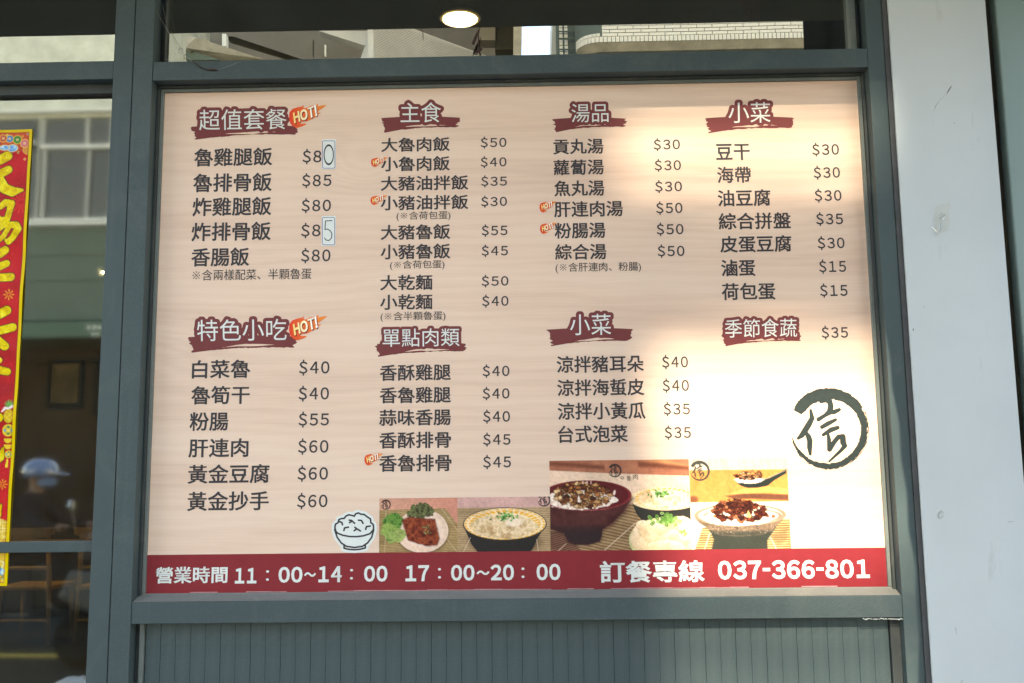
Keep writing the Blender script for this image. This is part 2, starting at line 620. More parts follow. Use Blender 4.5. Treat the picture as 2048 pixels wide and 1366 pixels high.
def contour(F, xs, zs):
    """polygons of the region F < 0 on a regular grid (marching squares, full cells merged along rows)"""
    verts, faces, vid = [], [], {}

    def vert(key, x, z):
        if key not in vid:
            vid[key] = len(verts)
            verts.append((x, z))
        return vid[key]
    I = F < 0
    nz, nx = F.shape
    cnt = I[:-1, :-1].astype(int) + I[1:, :-1] + I[:-1, 1:] + I[1:, 1:]
    for j in range(nz - 1):
        i = 0
        row = cnt[j]
        nzr = np.nonzero(row)[0]
        if not len(nzr):
            continue
        i, end = nzr[0], nzr[-1]
        while i <= end:
            c = row[i]
            if c == 0:
                i += 1
                continue
            if c == 4:
                k = i
                while k + 1 < nx - 1 and row[k + 1] == 4:
                    k += 1
                faces.append((vert(('c', i, j), xs[i], zs[j]), vert(('c', k + 1, j), xs[k + 1], zs[j]),
                              vert(('c', k + 1, j + 1), xs[k + 1], zs[j + 1]), vert(('c', i, j + 1), xs[i], zs[j + 1])))
                i = k + 1
                continue
            cor = [(i, j), (i + 1, j), (i + 1, j + 1), (i, j + 1)]
            loop = []
            for q in range(4):
                (a, b), (a2, b2) = cor[q], cor[(q + 1) % 4]
                fa, fb = F[b, a], F[b2, a2]
                if fa < 0:
                    loop.append(vert(('c', a, b), xs[a], zs[b]))
                if (fa < 0) != (fb < 0):
                    t = fa / (fa - fb)
                    key = ('e',) + tuple(sorted(((a, b), (a2, b2))))
                    loop.append(vert(key, xs[a] + t * (xs[a2] - xs[a]), zs[b] + t * (zs[b2] - zs[b])))
            if len(loop) >= 3:
                faces.append(tuple(loop))
            i += 1
    return verts, faces


def px_shape(name, m, parent, box, cell, field, Y, cols=None):
    """box: pixel bounds of the photograph; field(X, Z) in those pixels; the shape lies on the plane y = Y"""
    x0, y0, x1, y1 = box
    xs = np.arange(x0, x1 + cell, cell)
    zs = np.arange(y0, y1 + cell, cell)
    X, Z = np.meshgrid(xs, zs)
    F = field(X, Z)
    v, f = contour(F, xs, zs)
    if not f:
        return None
    pts = [P(a, b, Y) for a, b in v]
    cc = None
    if cols is not None:
        va = np.array(v)
        cc = cols(va[:, 0], va[:, 1])
    return flat_mesh(name, pts, f, m, parent, cc)


# ------------------------------------------------------------------ lettering
_dg = None
fcurve = bpy.data.curves.new('lettering', 'FONT')
fobj = bpy.data.objects.new('lettering', fcurve)
COL.objects.link(fobj)


def glyphs(txt, offset=0.0, shear=0.0):
    fcurve.body = txt
    fcurve.size = 1
    fcurve.offset = offset
    fcurve.shear = shear
    fcurve.resolution_u = 3
    dg = bpy.context.evaluated_depsgraph_get()
    fobj.update_tag()
    dg.update()
    me = bpy.data.meshes.new_from_object(fobj.evaluated_get(dg))
    v = np.array([tuple(q.co)[:2] for q in me.vertices])
    f = [tuple(p.vertices) for p in me.polygons]
    bpy.data.meshes.remove(me)
    return v, f


def fatten(v, f, d):
    """move the outline of the glyphs outwards by d"""
    if d == 0:
        return v
    ff = []
    for q in f:
        a = sum(v[q[i]][0] * v[q[(i + 1) % len(q)]][1] - v[q[(i + 1) % len(q)]][0] * v[q[i]][1] for i in range(len(q)))
        ff.append(q if a > 0 else q[::-1])
    E_ = {}
    for q in ff:
        for i in range(len(q)):
            E_[(q[i], q[(i + 1) % len(q)])] = 1
    out = v.copy()
    nin, nout = {}, {}
    for (a, b) in E_:
        if (b, a) in E_:
            continue
        dx, dy = v[b] - v[a]
        L = math.hypot(dx, dy)
        if L < 1e-9:
            continue
        nout[a] = nin[b] = (dy / L, -dx / L)
        if a not in nin:
            nin.setdefault(a, None)
    for k in set(nin) | set(nout):
        n1, n2 = nin.get(k), nout.get(k)
        if n1 is None or n2 is None:
            n1 = n2 = n1 or n2
        c = n1[0] * n2[0] + n1[1] * n2[1]
        m = 1 / max(.55, 1 + c)
        out[k] = v[k] + d * m * np.array((n1[0] + n2[0], n1[1] + n2[1]))
    return out


_gl = {}
FULL = {c: chr(ord(c) + 0xFEE0) for c in '0123456789$-~:HOT!'}


def latin(txt, fat=0.0, gap=0.13, squeeze=1.0):
    """figures set one by one in the plain sans of the printed board"""
    V, Fa, x, k = [], [], 0.0, 0
    for c in txt:
        if c not in _gl:
            _gl[c] = glyphs(FULL[c])
        v, f = _gl[c]
        v = fatten(v, f, fat)
        v = v * np.array((squeeze * (.42 if c == '-' else 1), 1))
        a, b = v[:, 0].min(), v[:, 0].max()
        side = 0.05 if c == '1' else 0
        V.append(v - np.array((a - x - side, 0)))
        Fa += [tuple(i + k for i in q) for q in f]
        x += (b - a) + gap + side * 2
        k += len(v)
    return np.concatenate(V), Fa


def fit(v, xl, xr, yc, h, rot=0.0):
    """ink box of the glyphs -> pixels of the photograph, following its slight roll (dz)"""
    a, b = v.min(0), v.max(0)
    u = (v - a) / (b - a)
    X = xl + u[:, 0] * (xr - xl)
    Y = yc + (0.5 - u[:, 1]) * h
    if rot:
        cx = (xl + xr) / 2
        c, s = math.cos(rot), math.sin(rot)
        X, Y = cx + (X - cx) * c + (Y - yc) * s, yc - (X - cx) * s + (Y - yc) * c
    return X, Y


def on_board(xl, xr, yc, h, v, Y):
    """map glyph ink box so that it is upright and unsheared on the board itself"""
    a, b = v.min(0), v.max(0)
    u = (v - a) / (b - a)
    xm = (xl + xr) / 2
    p0, p1 = P(xl, yc + (xm - xl) * 0.0127, Y), P(xr, yc - (xr - xm) * 0.0127, Y)
    c = P(xm, yc, Y)
    zt, zb = P(xm, yc - h / 2, Y)[2], P(xm, yc + h / 2, Y)[2]
    x = p0[0] + u[:, 0] * (p1[0] - p0[0])
    z = zb + u[:, 1] * (zt - zb)
    return np.stack([x, np.full(len(x), Y), z], 1)



board_root = None


def write(name, txt, xl, xr, yc, h, m='ink', offset=0.019, lift=0.0006, cols=None, shear=0.0, gap=0.13):
    if txt[0] in FULL and txt[0] != '(':
        v, f = latin(txt, offset, gap)
    else:
        v, f = glyphs(txt.replace('※', '\u3000'), 0.0, shear)
        v = fatten(v, f, offset)
        if '※' in txt:
            x0 = 0.0
            if txt[0] == '(':
                x0 = glyphs('((')[0][:, 0].max() - glyphs('(')[0][:, 0].max()
            V2, F2 = [], []
            cx, cy, R, t = x0 + .5, .38, .36, .028
            for sg_ in (1, -1):
                d_, n_ = np.array((1, sg_)) * .7071, np.array((-sg_, 1)) * .7071
                k2 = len(V2)
                V2 += [np.array((cx, cy)) + d_ * a * R * 1.15 + n_ * b * t for a, b in ((-1, -1), (1, -1), (1, 1), (-1, 1))]
                F2.append((k2, k2 + 1, k2 + 2, k2 + 3))
            for a, b in ((1, 0), (-1, 0), (0, 1), (0, -1)):
                k2 = len(V2)
                V2 += [np.array((cx + a * R * .78 + .062 * math.cos(q_ * math.pi / 4), cy + b * R * .78 + .062 * math.sin(q_ * math.pi / 4))) for q_ in range(8)]
                F2.append(tuple(range(k2, k2 + 8)))
            k2 = len(v)
            v = np.concatenate([v, np.array(V2)])
            f = f + [tuple(i + k2 for i in q_) for q_ in F2]
    q = on_board(xl, xr, yc, h, v, BY - lift)
    return flat_mesh(name, q, f, MT[m], board_root, cols(v) if cols else None)


# ================================================================== LARGE STRUCTURE
BY = 0.05                                  # plane of the board's print
BW, BH = 1.8557, 1.3197
BX0, BX1 = -BW / 2, BW / 2
BZ0, BZ1 = BOARD_Z, BOARD_Z + BH

ground = tag(MB().box(-60, 60, -60, -3.4, -0.4, 0.0).build('road', MT['road']), kind='structure')
tag(MB().box(-60, 60, -3.398, 14, -0.4, 0.13).build('pavement', MT['pave']), kind='structure')
tag(MB().box(-60, 60, -14.2, -11.6, -0.3, 0.134).build('far_pavement', MT['far_pave']), kind='structure')

# x positions of frame edges on the front plane y = 0, averaged from top and bottom
fx = lambda *pq: float(np.mean([P(a, b, 0)[0] for a, b in pq]))
fz = lambda *pq: float(np.mean([P(a, b, 0)[2] for a, b in pq]))
OX0 = fx((305, 158), (262.3, 1204.7))           # menu opening
OX1 = fx((1737.6, 136.7), (1803.5, 1190.5))
OZ1 = fz((305, 158), (1737.6, 136.7))
OZ0 = fz((262.3, 1204.7), (1803.5, 1190.5))
RZ0 = fz((260, 1247), (1807, 1236))             # lower edge of the bottom rail
TZ1 = fz((306.5, 121), (1734, 99))              # top edge of the transom
MX0 = fx((234, 0), (225.6, 160), (183, 1083), (170, 1366))
GX = fx((273, 0), (235, 860), (213, 1366))
JX1 = fx((1765, 0), (1787.6, 380), (1811, 800), (1851.6, 1366))
WX0 = fx((1775, 0), (1798, 380), (1824.5, 800), (1862, 1366))
WX1 = fx((1970, 0), (1996.7, 380), (2030, 790))
LTZ1, LTZ0 = fz((0, 124.6), (228, 122)), fz((0, 161), (226, 158))
TOPZ = 3.25
SEAM = 0.0015

# ---- storefront frame
fr = thing('storefront_frame', 'grey-green painted aluminium frame holding the menu board and glass panes', 'window frame', (0, 0, 0))
MB().box(MX0, GX - SEAM, 0.0, 0.10, 0.134, TOPZ).build('mullion', MT['frame'], fr, bevel=0.0012)
MB().box(GX + SEAM, OX0, -0.001, 0.10, 0.134, TOPZ).build('mullion', MT['frame'], fr, bevel=0.0012)
MB().box(GX - SEAM, GX + SEAM, 0.003, 0.09, 0.134, TOPZ).build('seam_strip', MT['gasket'], fr)
MB().box(OX0 + .0005, OX1 - .0005, 0.001, 0.10, OZ1, TZ1).build('transom', MT['frame'], fr, bevel=0.0012)
MB().box(OX0 + .0005, OX1 - .0005, 0.001, 0.10, RZ0, OZ0).build('bottom_rail', MT['frame'], fr, bevel=0.0012)
MB().box(OX1, JX1, 0.0, 0.10, 0.134, TOPZ).build('jamb', MT['frame'], fr, bevel=0.0012)
MB().box(-2.6, MX0 - .0005, 0.001, 0.10, LTZ0, LTZ1).build('door_transom', MT['frame'], fr, bevel=0.0012)
# glazing beads of the menu opening: an outer and an inner step round the board
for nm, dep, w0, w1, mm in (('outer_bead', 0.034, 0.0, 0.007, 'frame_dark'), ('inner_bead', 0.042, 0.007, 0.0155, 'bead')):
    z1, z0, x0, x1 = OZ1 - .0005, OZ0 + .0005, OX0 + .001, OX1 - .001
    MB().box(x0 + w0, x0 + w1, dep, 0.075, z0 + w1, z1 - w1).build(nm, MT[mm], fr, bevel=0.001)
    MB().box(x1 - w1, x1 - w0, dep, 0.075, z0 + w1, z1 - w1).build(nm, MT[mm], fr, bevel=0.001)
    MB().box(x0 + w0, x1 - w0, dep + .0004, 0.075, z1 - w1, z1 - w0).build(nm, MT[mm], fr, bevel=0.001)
MB().prism([(0.004, OZ0 + .0004), (0.0425, OZ0 + .0135), (0.0435, OZ0 + .0155), (0.075, OZ0 + .0155), (0.075, OZ0 + .0004)], 'x', OX0 + .0012, OX1 - .0012).build('sill_bead', MT['sill'], fr, bevel=0.0006)
# upper pane channel
UX0, UX1 = P(333, 60, 0.04)[0], P(1697, 60, 0.04)[0]
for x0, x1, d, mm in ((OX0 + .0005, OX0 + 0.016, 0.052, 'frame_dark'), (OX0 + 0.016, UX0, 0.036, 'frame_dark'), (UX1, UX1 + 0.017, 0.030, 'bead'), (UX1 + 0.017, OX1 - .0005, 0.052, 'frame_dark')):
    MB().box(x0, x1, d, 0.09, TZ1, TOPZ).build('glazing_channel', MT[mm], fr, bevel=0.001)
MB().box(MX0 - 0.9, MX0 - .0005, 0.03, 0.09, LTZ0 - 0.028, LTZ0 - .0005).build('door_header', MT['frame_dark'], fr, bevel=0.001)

# ---- upper glass panes
g1 = thing('glass_pane', 'long upper glass pane above the menu board reflecting the buildings opposite', 'window pane', (0, 0, 0))
MB().box(UX0 - .004, UX1 + .004, 0.05, 0.0502, TZ1 - .004, TOPZ).build('pane', MT['glass'], g1)
g2 = thing('glass_pane', 'short upper glass pane left of the mullion, above the door', 'window pane', (0, 0, 0))
MB().box(-2.6, MX0 + .001, 0.05, 0.0502, LTZ1 - .004, TOPZ).build('pane', MT['glass'], g2)

# ---- glass door with its rails
dr = thing('glass_door', 'glass door left of the board with two thin grey-green rails and a red banner', 'door', (0, 0, 0))
MB().box(-2.6, MX0 + .001, 0.05, 0.0502, 0.14, LTZ0 - .03).build('pane', MT['door_glass'], dr)
za, zb = P(100, 616.5, .03)[2], P(100, 637, .03)[2]
MB().box(-2.6, MX0 + .0005, 0.064, 0.085, zb, za).build('rail', MT['frame'], dr, bevel=0.002)
za, zb = P(130, 1083, .03)[2], P(130, 1105, .03)[2]
MB().box(-2.6, MX0 - .0005, 0.036, 0.0645, zb, za).build('rail', MT['frame'], dr, bevel=0.002)

# ---- beadboard dado below the board
dado = thing('dado_panel', 'grey-green grooved plank panelling below the menu board', 'wall panel', (0, 0, 0))
DZ1 = RZ0 - .0005
MB().box(OX0 + .0005, OX1 - .0005, 0.048, 0.10, 0.134, DZ1).build('backing', MT['frame'], dado)
jx0, jx1 = OX0 + 0.026, OX1 - 0.026
MB().box(OX0 + .0005, OX0 + 0.012, 0.036, 0.047, 0.134, DZ1).build('edge_trim', MT['frame_dark'], dado, bevel=.001)
MB().box(OX0 + 0.013, jx0 - 0.002, 0.026, 0.047, 0.134, DZ1).build('edge_trim', MT['bead'], dado, bevel=.001)
MB().box(jx1 + 0.002, OX1 - .0005, 0.026, 0.047, 0.134, DZ1).build('edge_trim', MT['frame_dark'], dado, bevel=.001)
npl = 49
wpl = (jx1 - jx0) / npl
plank_me = None
for i in range(npl):
    gap = 0.0011 if i % 2 else 0.0004
    if plank_me is None:
        plank_me = {}
    if gap not in plank_me:
        o = MB().box(gap / 2, wpl - 0.0002, 0.034, 0.047, 0.134, DZ1 - .0002).build('plank', MT['frame'], dado, bevel=0.0007)
        plank_me[gap] = o
    else:
        o = plank_me[gap].copy()
        COL.objects.link(o)
    o.location = (jx0 + i * wpl, random.uniform(-.0003, .0003), 0)
    o.parent = dado

# ---- sealant and the white pilaster, dark gap, green panel
s_ = MB()
zz = np.linspace(0.14, TOPZ, 90)
for a, b in zip(zz[:-1], zz[1:]):
    e = 0.0015 * math.sin(a * 41) + random.uniform(-.0012, .0012)
    s_.box(JX1 + .0003, WX0 + .003 + e, -0.003 + random.uniform(-.0006, .0006), 0.05, a, b)
s_.build('sealant_joint', MT['seal'])
tag(bpy.data.objects['sealant_joint'], 'dark uneven sealant joint between grey jamb and white pilaster', 'sealant')
pil = MB().box(WX0, WX1, -0.008, 0.35, 0.134, TOPZ + 0.3).build('wall_pilaster', MT['pilaster'], bevel=0.002)
tag(pil, 'white painted pilaster with a metal hook, right of the menu board', 'wall')
gpn = thing('side_window', 'pale green glossy panel in dark aged frame at the right edge', 'window', (0, 0, 0))
ex = P(1995, 0, 0.0)[0]
MB().box(WX1 + .001, WX1 + 0.014, 0.02, 0.2, 0.134, TOPZ).build('frame_strip', mat('aged_dark_metal', (0.035, 0.032, 0.028), 0.6, color2=(0.22, 0.19, 0.15), scale=35, stretch=(1, 1, .15), bump=.4), gpn, bevel=.002)
MB().box(WX1 + 0.014, ex, 0.045, 0.2, 0.134, TOPZ).build('frame_strip', mat('aged_brown_metal', (0.012, 0.014, 0.013), 0.6, color2=(0.10, 0.07, 0.035), scale=10, stretch=(2, 1, .3)), gpn, bevel=.002)
MB().box(ex, ex + 0.8, 0.012, 0.2, 0.134, TOPZ).build('panel', MT['green_panel'], gpn, bevel=.004)

# ---- shop interior
room = thing('shop_interior', 'dim brown shop room seen through the glass door', 'room', (0, 0, 0))
MB().box(-5.5, 2.5, 0.3, 8.0, 0.10, 0.15).build('floor', MT['int_floor'], room)
CEILZ = 3.2
MB().box(-5.5, 2.5, 0.11, 8.0, CEILZ, CEILZ + .1).build('ceiling', MT['int_ceil'], room)
MB().box(-5.5, 2.5, 7.6, 7.8, 0.15, CEILZ).build('back_wall', MT['int_wall'], room)
MB().box(-5.6, -5.4, 0.3, 7.6, 0.15, CEILZ).build('side_wall', MT['int_wall'], room)
MB().box(2.3, 2.5, 0.3, 7.6, 0.15, CEILZ).build('side_wall', MT['int_wall'], room)
MB().box(OX0 + .01, OX1 - .01, 0.101, 0.14, 0.134, TZ1 - 0.08).build('backing_wall', MT['int_wall'], room)


def picture(px0, py0, px1, py1, label):
    a, b = P(px0, py1, 7.55), P(px1, py0, 7.55)
    t = thing('framed_picture', label, 'picture', (a[0], 7.55, a[2]), 'framed pictures on the back wall')
    w = 0.03
    for bx in ((a[0], b[0], a[2], a[2] + w), (a[0], b[0], b[2] - w, b[2]), (a[0], a[0] + w, a[2] + w, b[2] - w), (b[0] - w, b[0], a[2] + w, b[2] - w)):
        MB().box(bx[0], bx[1], 7.54, 7.598, bx[2], bx[3]).build('frame_edge', MT['black'], t)
    MB().box(a[0] + w, b[0] - w, 7.575, 7.597, a[2] + w, b[2] - w).build('print', MT['picture'], t)


picture(92, 718, 165, 812, 'dark framed picture on the brown back wall, left one')
picture(184, 716, 252, 830, 'dark framed picture on the brown back wall, beside the mullion')


def chair(px, label):
    """wooden dining chair: back at pixel column px, standing on the floor 5.9 m inside"""
    Y = 5.8
    c = P(px, 1290, Y)
    t = thing('wooden_chair', label, 'chair', (c[0], Y, 0.15), 'wooden chairs inside the shop')
    x, z = c[0], 0.15
    for sx, nm in ((-.20, 'leg'), (.20, 'leg')):
        MB().tube([(x + sx * 1.1, Y, z), (x + sx, Y + .02, z + .45), (x + sx * .92, Y - .02, z + .93)], [.016, .022, .018], 8).build(nm, MT['wood'], t, smooth=True)
        MB().tube([(x + sx * 1.1, Y + .42, z), (x + sx, Y + .40, z + .44)], [.015, .022], 8).build(nm, MT['wood'], t, smooth=True)
    MB().box(x - .23, x + .23, Y, Y + .44, z + .44, z + .475).build('seat', MT['wood'], t, bevel=.01)
    r = MB()
    n = 12
    for i in range(n):
        u0, u1 = i / n, (i + 1) / n
        f0, f1 = -1 + 2 * u0, -1 + 2 * u1
        h0, h1 = .10 * (1 - .45 * f0 * f0), .10 * (1 - .45 * f1 * f1)
        y0, y1 = Y - .03 - .06 * (1 - f0 * f0), Y - .03 - .06 * (1 - f1 * f1)
        zt = z + .95
        r.hexa([(x + f0 * .24, y0 - .012, zt - h0), (x + f1 * .24, y1 - .012, zt - h1), (x + f1 * .24, y1 - .012, zt), (x + f0 * .24, y0 - .012, zt),
                (x + f0 * .24, y0 + .012, zt - h0), (x + f1 * .24, y1 + .012, zt - h1), (x + f1 * .24, y1 + .012, zt), (x + f0 * .24, y0 + .012, zt)])
    r.build('backrest', MT['wood'], t)
    MB().tube([(x - .2, Y, z + .20), (x + .2, Y, z + .20)], .013, 8).build('stretcher', MT['wood'], t)
    MB().tube([(x - .2, Y, z + .62), (x + .2, Y, z + .62)], .016, 8).build('back_rail', MT['wood'], t)


chair(42, 'wooden chair inside the shop half hidden by the red banner')
chair(200, 'wooden chair inside the shop, partly behind the mullion')
tb = P(110, 1055, 6.8)
t = thing('dining_table', 'wooden dining table behind the chairs inside the shop', 'table', (tb[0], 6.9, .15))
MB().box(tb[0] - .75, tb[0] + .75, 6.6, 7.3, .88, .92).build('tabletop', MT['wood'], t, bevel=.005)
for sx in (-.68, .68):
    for yy in (6.65, 7.25):
        MB().box(tb[0] + sx - .02, tb[0] + sx + .02, yy - .02, yy + .02, .15, .88).build('leg', MT['black'], t)


def downlight(px, py, D_z, r, m, label, grp='round ceiling lamps'):
    d = ray(px, py)
    k = (D_z - CAM[2]) / d[2]
    c = CAM + d * k
    t = thing('ceiling_lamp', label, 'lamp', (c[0], c[1], D_z), grp)
    MB().lathe((c[0], c[1], D_z), [(r * 1.12, 0.0), (r * 1.12, -.004), (r * 1.02, -.008), (r * 1.0, -.002)], 40).build('trim_ring', MT['white_paint'], t, smooth=False)
    MB().lathe((c[0], c[1], D_z - .0085), [(r * .9, 0.0), (r * .86, -.003), (r * .6, -.006)], 40).build('diffuser', m, t)
    MB().lathe((c[0], c[1], D_z - .0083), [(r, 0.0), (r * .96, -.002), (r * .905, -.002), (r * .905, 0)], 40).build('halo_ring', MT['lamp_halo'], t)
    return c


downlight(920, 34, CEILZ, 0.073, MT['lamp'], 'round lit warm ceiling downlight seen through the upper glass')
for lx, ly, dl in ((-4.9, 4.6, 'left front'), (-4.9, 6.3, 'left rear'), (-1.0, 6.3, 'right rear')):  # unseen lamps added to light the chairs and walls
    t = thing('ceiling_lamp', 'added unseen ceiling lamp to brighten the shop, %s of the dining corner' % dl, 'lamp', (lx, ly, CEILZ), 'round ceiling lamps')
    MB().lathe((lx, ly, CEILZ), [(.09, 0.0), (.09, -.004), (.08, -.008)], 32).build('trim_ring', MT['white_paint'], t)
    MB().lathe((lx, ly, CEILZ - .0085), [(.075, 0.0), (.07, -.003), (.05, -.006)], 32).build('diffuser', MT['room_fill'], t)
c = P(208, 546, 5.0)
t = thing('spot_lamp', 'tiny bright spot lamp deep in the shop beside the mullion', 'lamp', (c[0], 5.0, c[2]))
MB().lathe((c[0], 5.0, c[2]), [(.012, -.02), (.02, 0), (.02, .05), (.01, .06)], 16, 'y').build('shade', MT['black'], t, smooth=True)
MB().lathe((c[0], 4.975, c[2]), [(.004, -.006), (.011, 0), (.011, .004)], 16, 'y').build('bulb', MT['lamp_small'], t, smooth=True)

# red hanging decoration inside, upper right
c = P(1503, 22, 0.45)
t = thing('hanging_decoration', 'red cloth decoration hanging inside behind the upper pane', 'decoration', tuple(c))
b = MB()
for i in range(5):
    x = c[0] - .018 + i * .009
    b.tube([(x, .45 + .004 * (i % 2), c[2] + .16), (x + .003, .452, c[2] + .02), (x - .004 + .002 * i, .45, c[2] - .022 - .005 * (i % 3))], [.006, .0065, .003], 6)
b.build('tassel', MT['redcloth'], t, smooth=True)
MB().lathe((c[0] - .008, .45, c[2] + .04), [(.006, -.02), (.026, -.012), (.03, 0.005), (.02, .02), (.006, .026)], 16).build('knot', MT['redcloth'], t, smooth=True)

# white bag on a low bench in front of the door, seen only as a reflection
q = M(150, 1350, 1.0)
t = thing('low_bench', 'low dark bench on the pavement, mirrored at the foot of the door', 'bench', (q[0], -1.0, .13))
MB().box(q[0] - .45, q[0] + .22, -1.14, -.86, q[2] - .16, q[2] - .12).build('seat', MT['black'], t, bevel=.004)
for sx in (-.42, .16):
    for yy in (-1.12, -.91):
        MB().box(q[0] + sx, q[0] + sx + .03, yy, yy + .03, .13, q[2] - .161).build('leg', MT['black'], t)
bag = bpy.data.meshes.new('plastic_bag')
v, f = [], []
nu, nv = 26, 12
for j in range(nv + 1):
    for i in range(nu):
        th, ph = 2 * math.pi * i / nu, math.pi / 2 * j / nv
        k = 1 + .06 * math.sin(5 * th + 2 * ph) + .03 * math.sin(11 * th)
        v.append((.13 * math.cos(th) * math.cos(ph) ** .5 * k if j < nv else 0, .10 * math.sin(th) * math.cos(ph) ** .5 * k if j < nv else 0, .105 * math.sin(ph) + .004 * math.sin(9 * th)))
for j in range(nv):
    for i in range(nu):
        f.append((j * nu + i, j * nu + (i + 1) % nu, (j + 1) * nu + (i + 1) % nu, (j + 1) * nu + i))
bag.from_pydata(v, [], f)
bag.materials.append(MT['bag'])
bag.polygons.foreach_set('use_smooth', [True] * len(bag.polygons))
fix_normals(bag)
o = link('plastic_bag', bag)
o.location = (q[0] + .03, -1.0, q[2] - .115)
tag(o, 'white crumpled plastic bag mirrored at the bottom of the glass door', 'bag')

# ---- awning over the shop front (seen dark in the reflection)
AD = 0.60
az = M(700, 60, AD)[2]
aw = thing('awning', 'dark awning over the shop front, mirrored in the upper glass', 'awning', (0, 0, 0))
MB().prism([(-AD, az), (-AD, az + .16), (-0.06, az + .16), (-0.06, az + .03)], 'x', -6, 4).build('canopy', MT['dark'], aw)
for x in np.arange(-5.4, 4, 1.35):
    MB().box(x, x + .05, -AD + .04, -.07, az + .161, az + .20).build('rafter', MT['frame_dark'], aw)
MB().box(-6, 4, -.05, .10, TOPZ + .001, TOPZ + .6).build('fascia', MT['frame'], aw)

# rolled side curtain at the right end of the awning
CD = 0.87


def sun_at(px, py, d, Y=BY):
    """where the line from a point of the board towards the sun crosses the plane y = -d"""
    p = P(px, py, Y)
    return p + SUN * ((-d - p[1]) / SUN[1])


edge_pts = [(M(1607, 70, CD)[2], M(1607, 70, CD)[0])] + [(q[2], q[0]) for q in (sun_at(1764, 600, CD, 0), sun_at(1829, 1130, CD, 0), sun_at(1838, 1366, CD, 0))]
print('curtain', edge_pts)
edge_pts += [(2.79, sun_at(1764, 600, CD, 0)[0] + .008), (2.86, M(1607, 100, CD)[0])]
edge_pts.sort()
ctop = M(1607, 20, CD)[2] + .12
cxa = edge_pts[-1][1]
cur = thing('side_curtain', 'dark canvas curtain hanging from the right end of the awning', 'curtain', (cxa, -CD, 0))
nx_, nz_ = 40, 30
v, f = [], []
for j in range(nz_ + 1):
    for i in range(nx_ + 1):
        u, w = i / nx_, j / nz_
        zt = ctop - w * 2.6
        ed = (.003 * math.sin(w * 90) + .002 * math.sin(w * 37)) * (1 - u)
        xe = float(np.interp(zt, [e[0] for e in edge_pts], [e[1] for e in edge_pts]))
        v.append((xe + u * .5 + ed, -CD + .018 * min(1, u * 4) * math.sin(u * 26 + w * 1.5), zt))
for j in range(nz_):
    for i in range(nx_):
        k = j * (nx_ + 1) + i
        f.append((k, k + 1, k + nx_ + 2, k + nx_ + 1))
me = bpy.data.meshes.new('cloth')
me.from_pydata([(a - cxa, b + CD, c) for a, b, c in v], [], f)
me.materials.append(MT['canvas'])
me.polygons.foreach_set('use_smooth', [True] * len(me.polygons))
o = link('cloth', me, cur)
sm = o.modifiers.new('thick', 'SOLIDIFY')
sm.thickness = .004
MB().tube([(cxa - .02, -CD, ctop + .01), (cxa + .52, -CD, ctop + .01)], .012, 10).build('rod', MT['frame_dark'], cur)

# ---- buildings opposite
D = 14.0
DT = 14.0
# beige building with the white window (left in the door's reflection)
bl = thing('house_opposite', 'beige building opposite with white framed window, mirrored in the glass door', 'building', (0, 0, 0))
e0 = M(70, 200, D)
wz = lambda py, x=130: M(x, py, D)[2]
wx = lambda px, py=300: M(px, py, D)[0]
xL, xR = wx(-420), wx(260)
zs_top, zs_bot = wz(238), wz(437)
wl = wx(68)
# wall pieces round the window band
MB().box(xL, xR, -D - 4, -D, wz(236), 11.2).build('wall', MT['beige_wall'], bl)
MB().box(xL, xR, -D - .5, -D + .14, wz(229), wz(221)).build('cornice', MT['white_paint'], bl, bevel=.01)
MB().box(xL, xR, -D - 4, -D + .002, wz(640), wz(452)).build('lower_wall', MT['green_wall'], bl)
for py in (510, 560):
    MB().box(xL, xR, -D, -D + .03, wz(py) - .012, wz(py) + .012).build('ledge', MT['green_wall'], bl, bevel=.004)
MB().box(xL, wx(-60), -D - 4, -D - .001, wz(452), wz(236)).build('wall', MT['beige_wall'], bl)
MB().box(xL, xR, -D - .55, -D - .5, wz(455), wz(230)).build('room_dark', MT['win_dark'], bl)
w = thing('opposite_window', 'white framed sliding window mirrored in the door above the red banner', 'window', (0, 0, 0))
w.name = 'window'
w.parent = bl
for k in ('label', 'category'):
    del w[k]


def fbox(px0, py0, px1, py1, d0, d1, nm, mm, par):
    a, b_ = M(px0, py1, D), M(px1, py0, D)
    MB().box(a[0], b_[0], -D + d0, -D + d1, a[2], b_[2]).build(nm, MT[mm], par, bevel=.006)


fbox(70, 230, 82, 452, -.1, .06, 'post', 'white_paint', w)
fbox(-60, 446, 262, 457, -.1, .16, 'sill', 'white_paint', w)
fbox(-60, 436, 262, 445.5, -.1, .05, 'bottom_rail', 'white_paint', w)
fbox(82.3, 288, 262, 298, -.1, .05, 'cross_rail', 'white_paint', w)
fbox(-60, 282, 69.7, 290, -.1, .05, 'cross_rail', 'white_paint', w)
for x0 in (84, 172, 222):
    fbox(x0, 237, x0 + 5, 287.6, -.08, .03, 'sash_bar', 'white_paint', w)
    fbox(x0, 298.5, x0 + 5, 435.5, -.08, .03, 'sash_bar', 'white_paint', w)
for x0, x1 in ((-58, 69), (89.5, 171.5), (177.5, 221.5), (227.5, 261)):
    fbox(x0, 237, x1, 287.6, -.07, -.06, 'pane', 'win_dark', w)
    fbox(x0, 298.5, x1, 435.5, -.07, -.06, 'pane', 'win_dark', w)
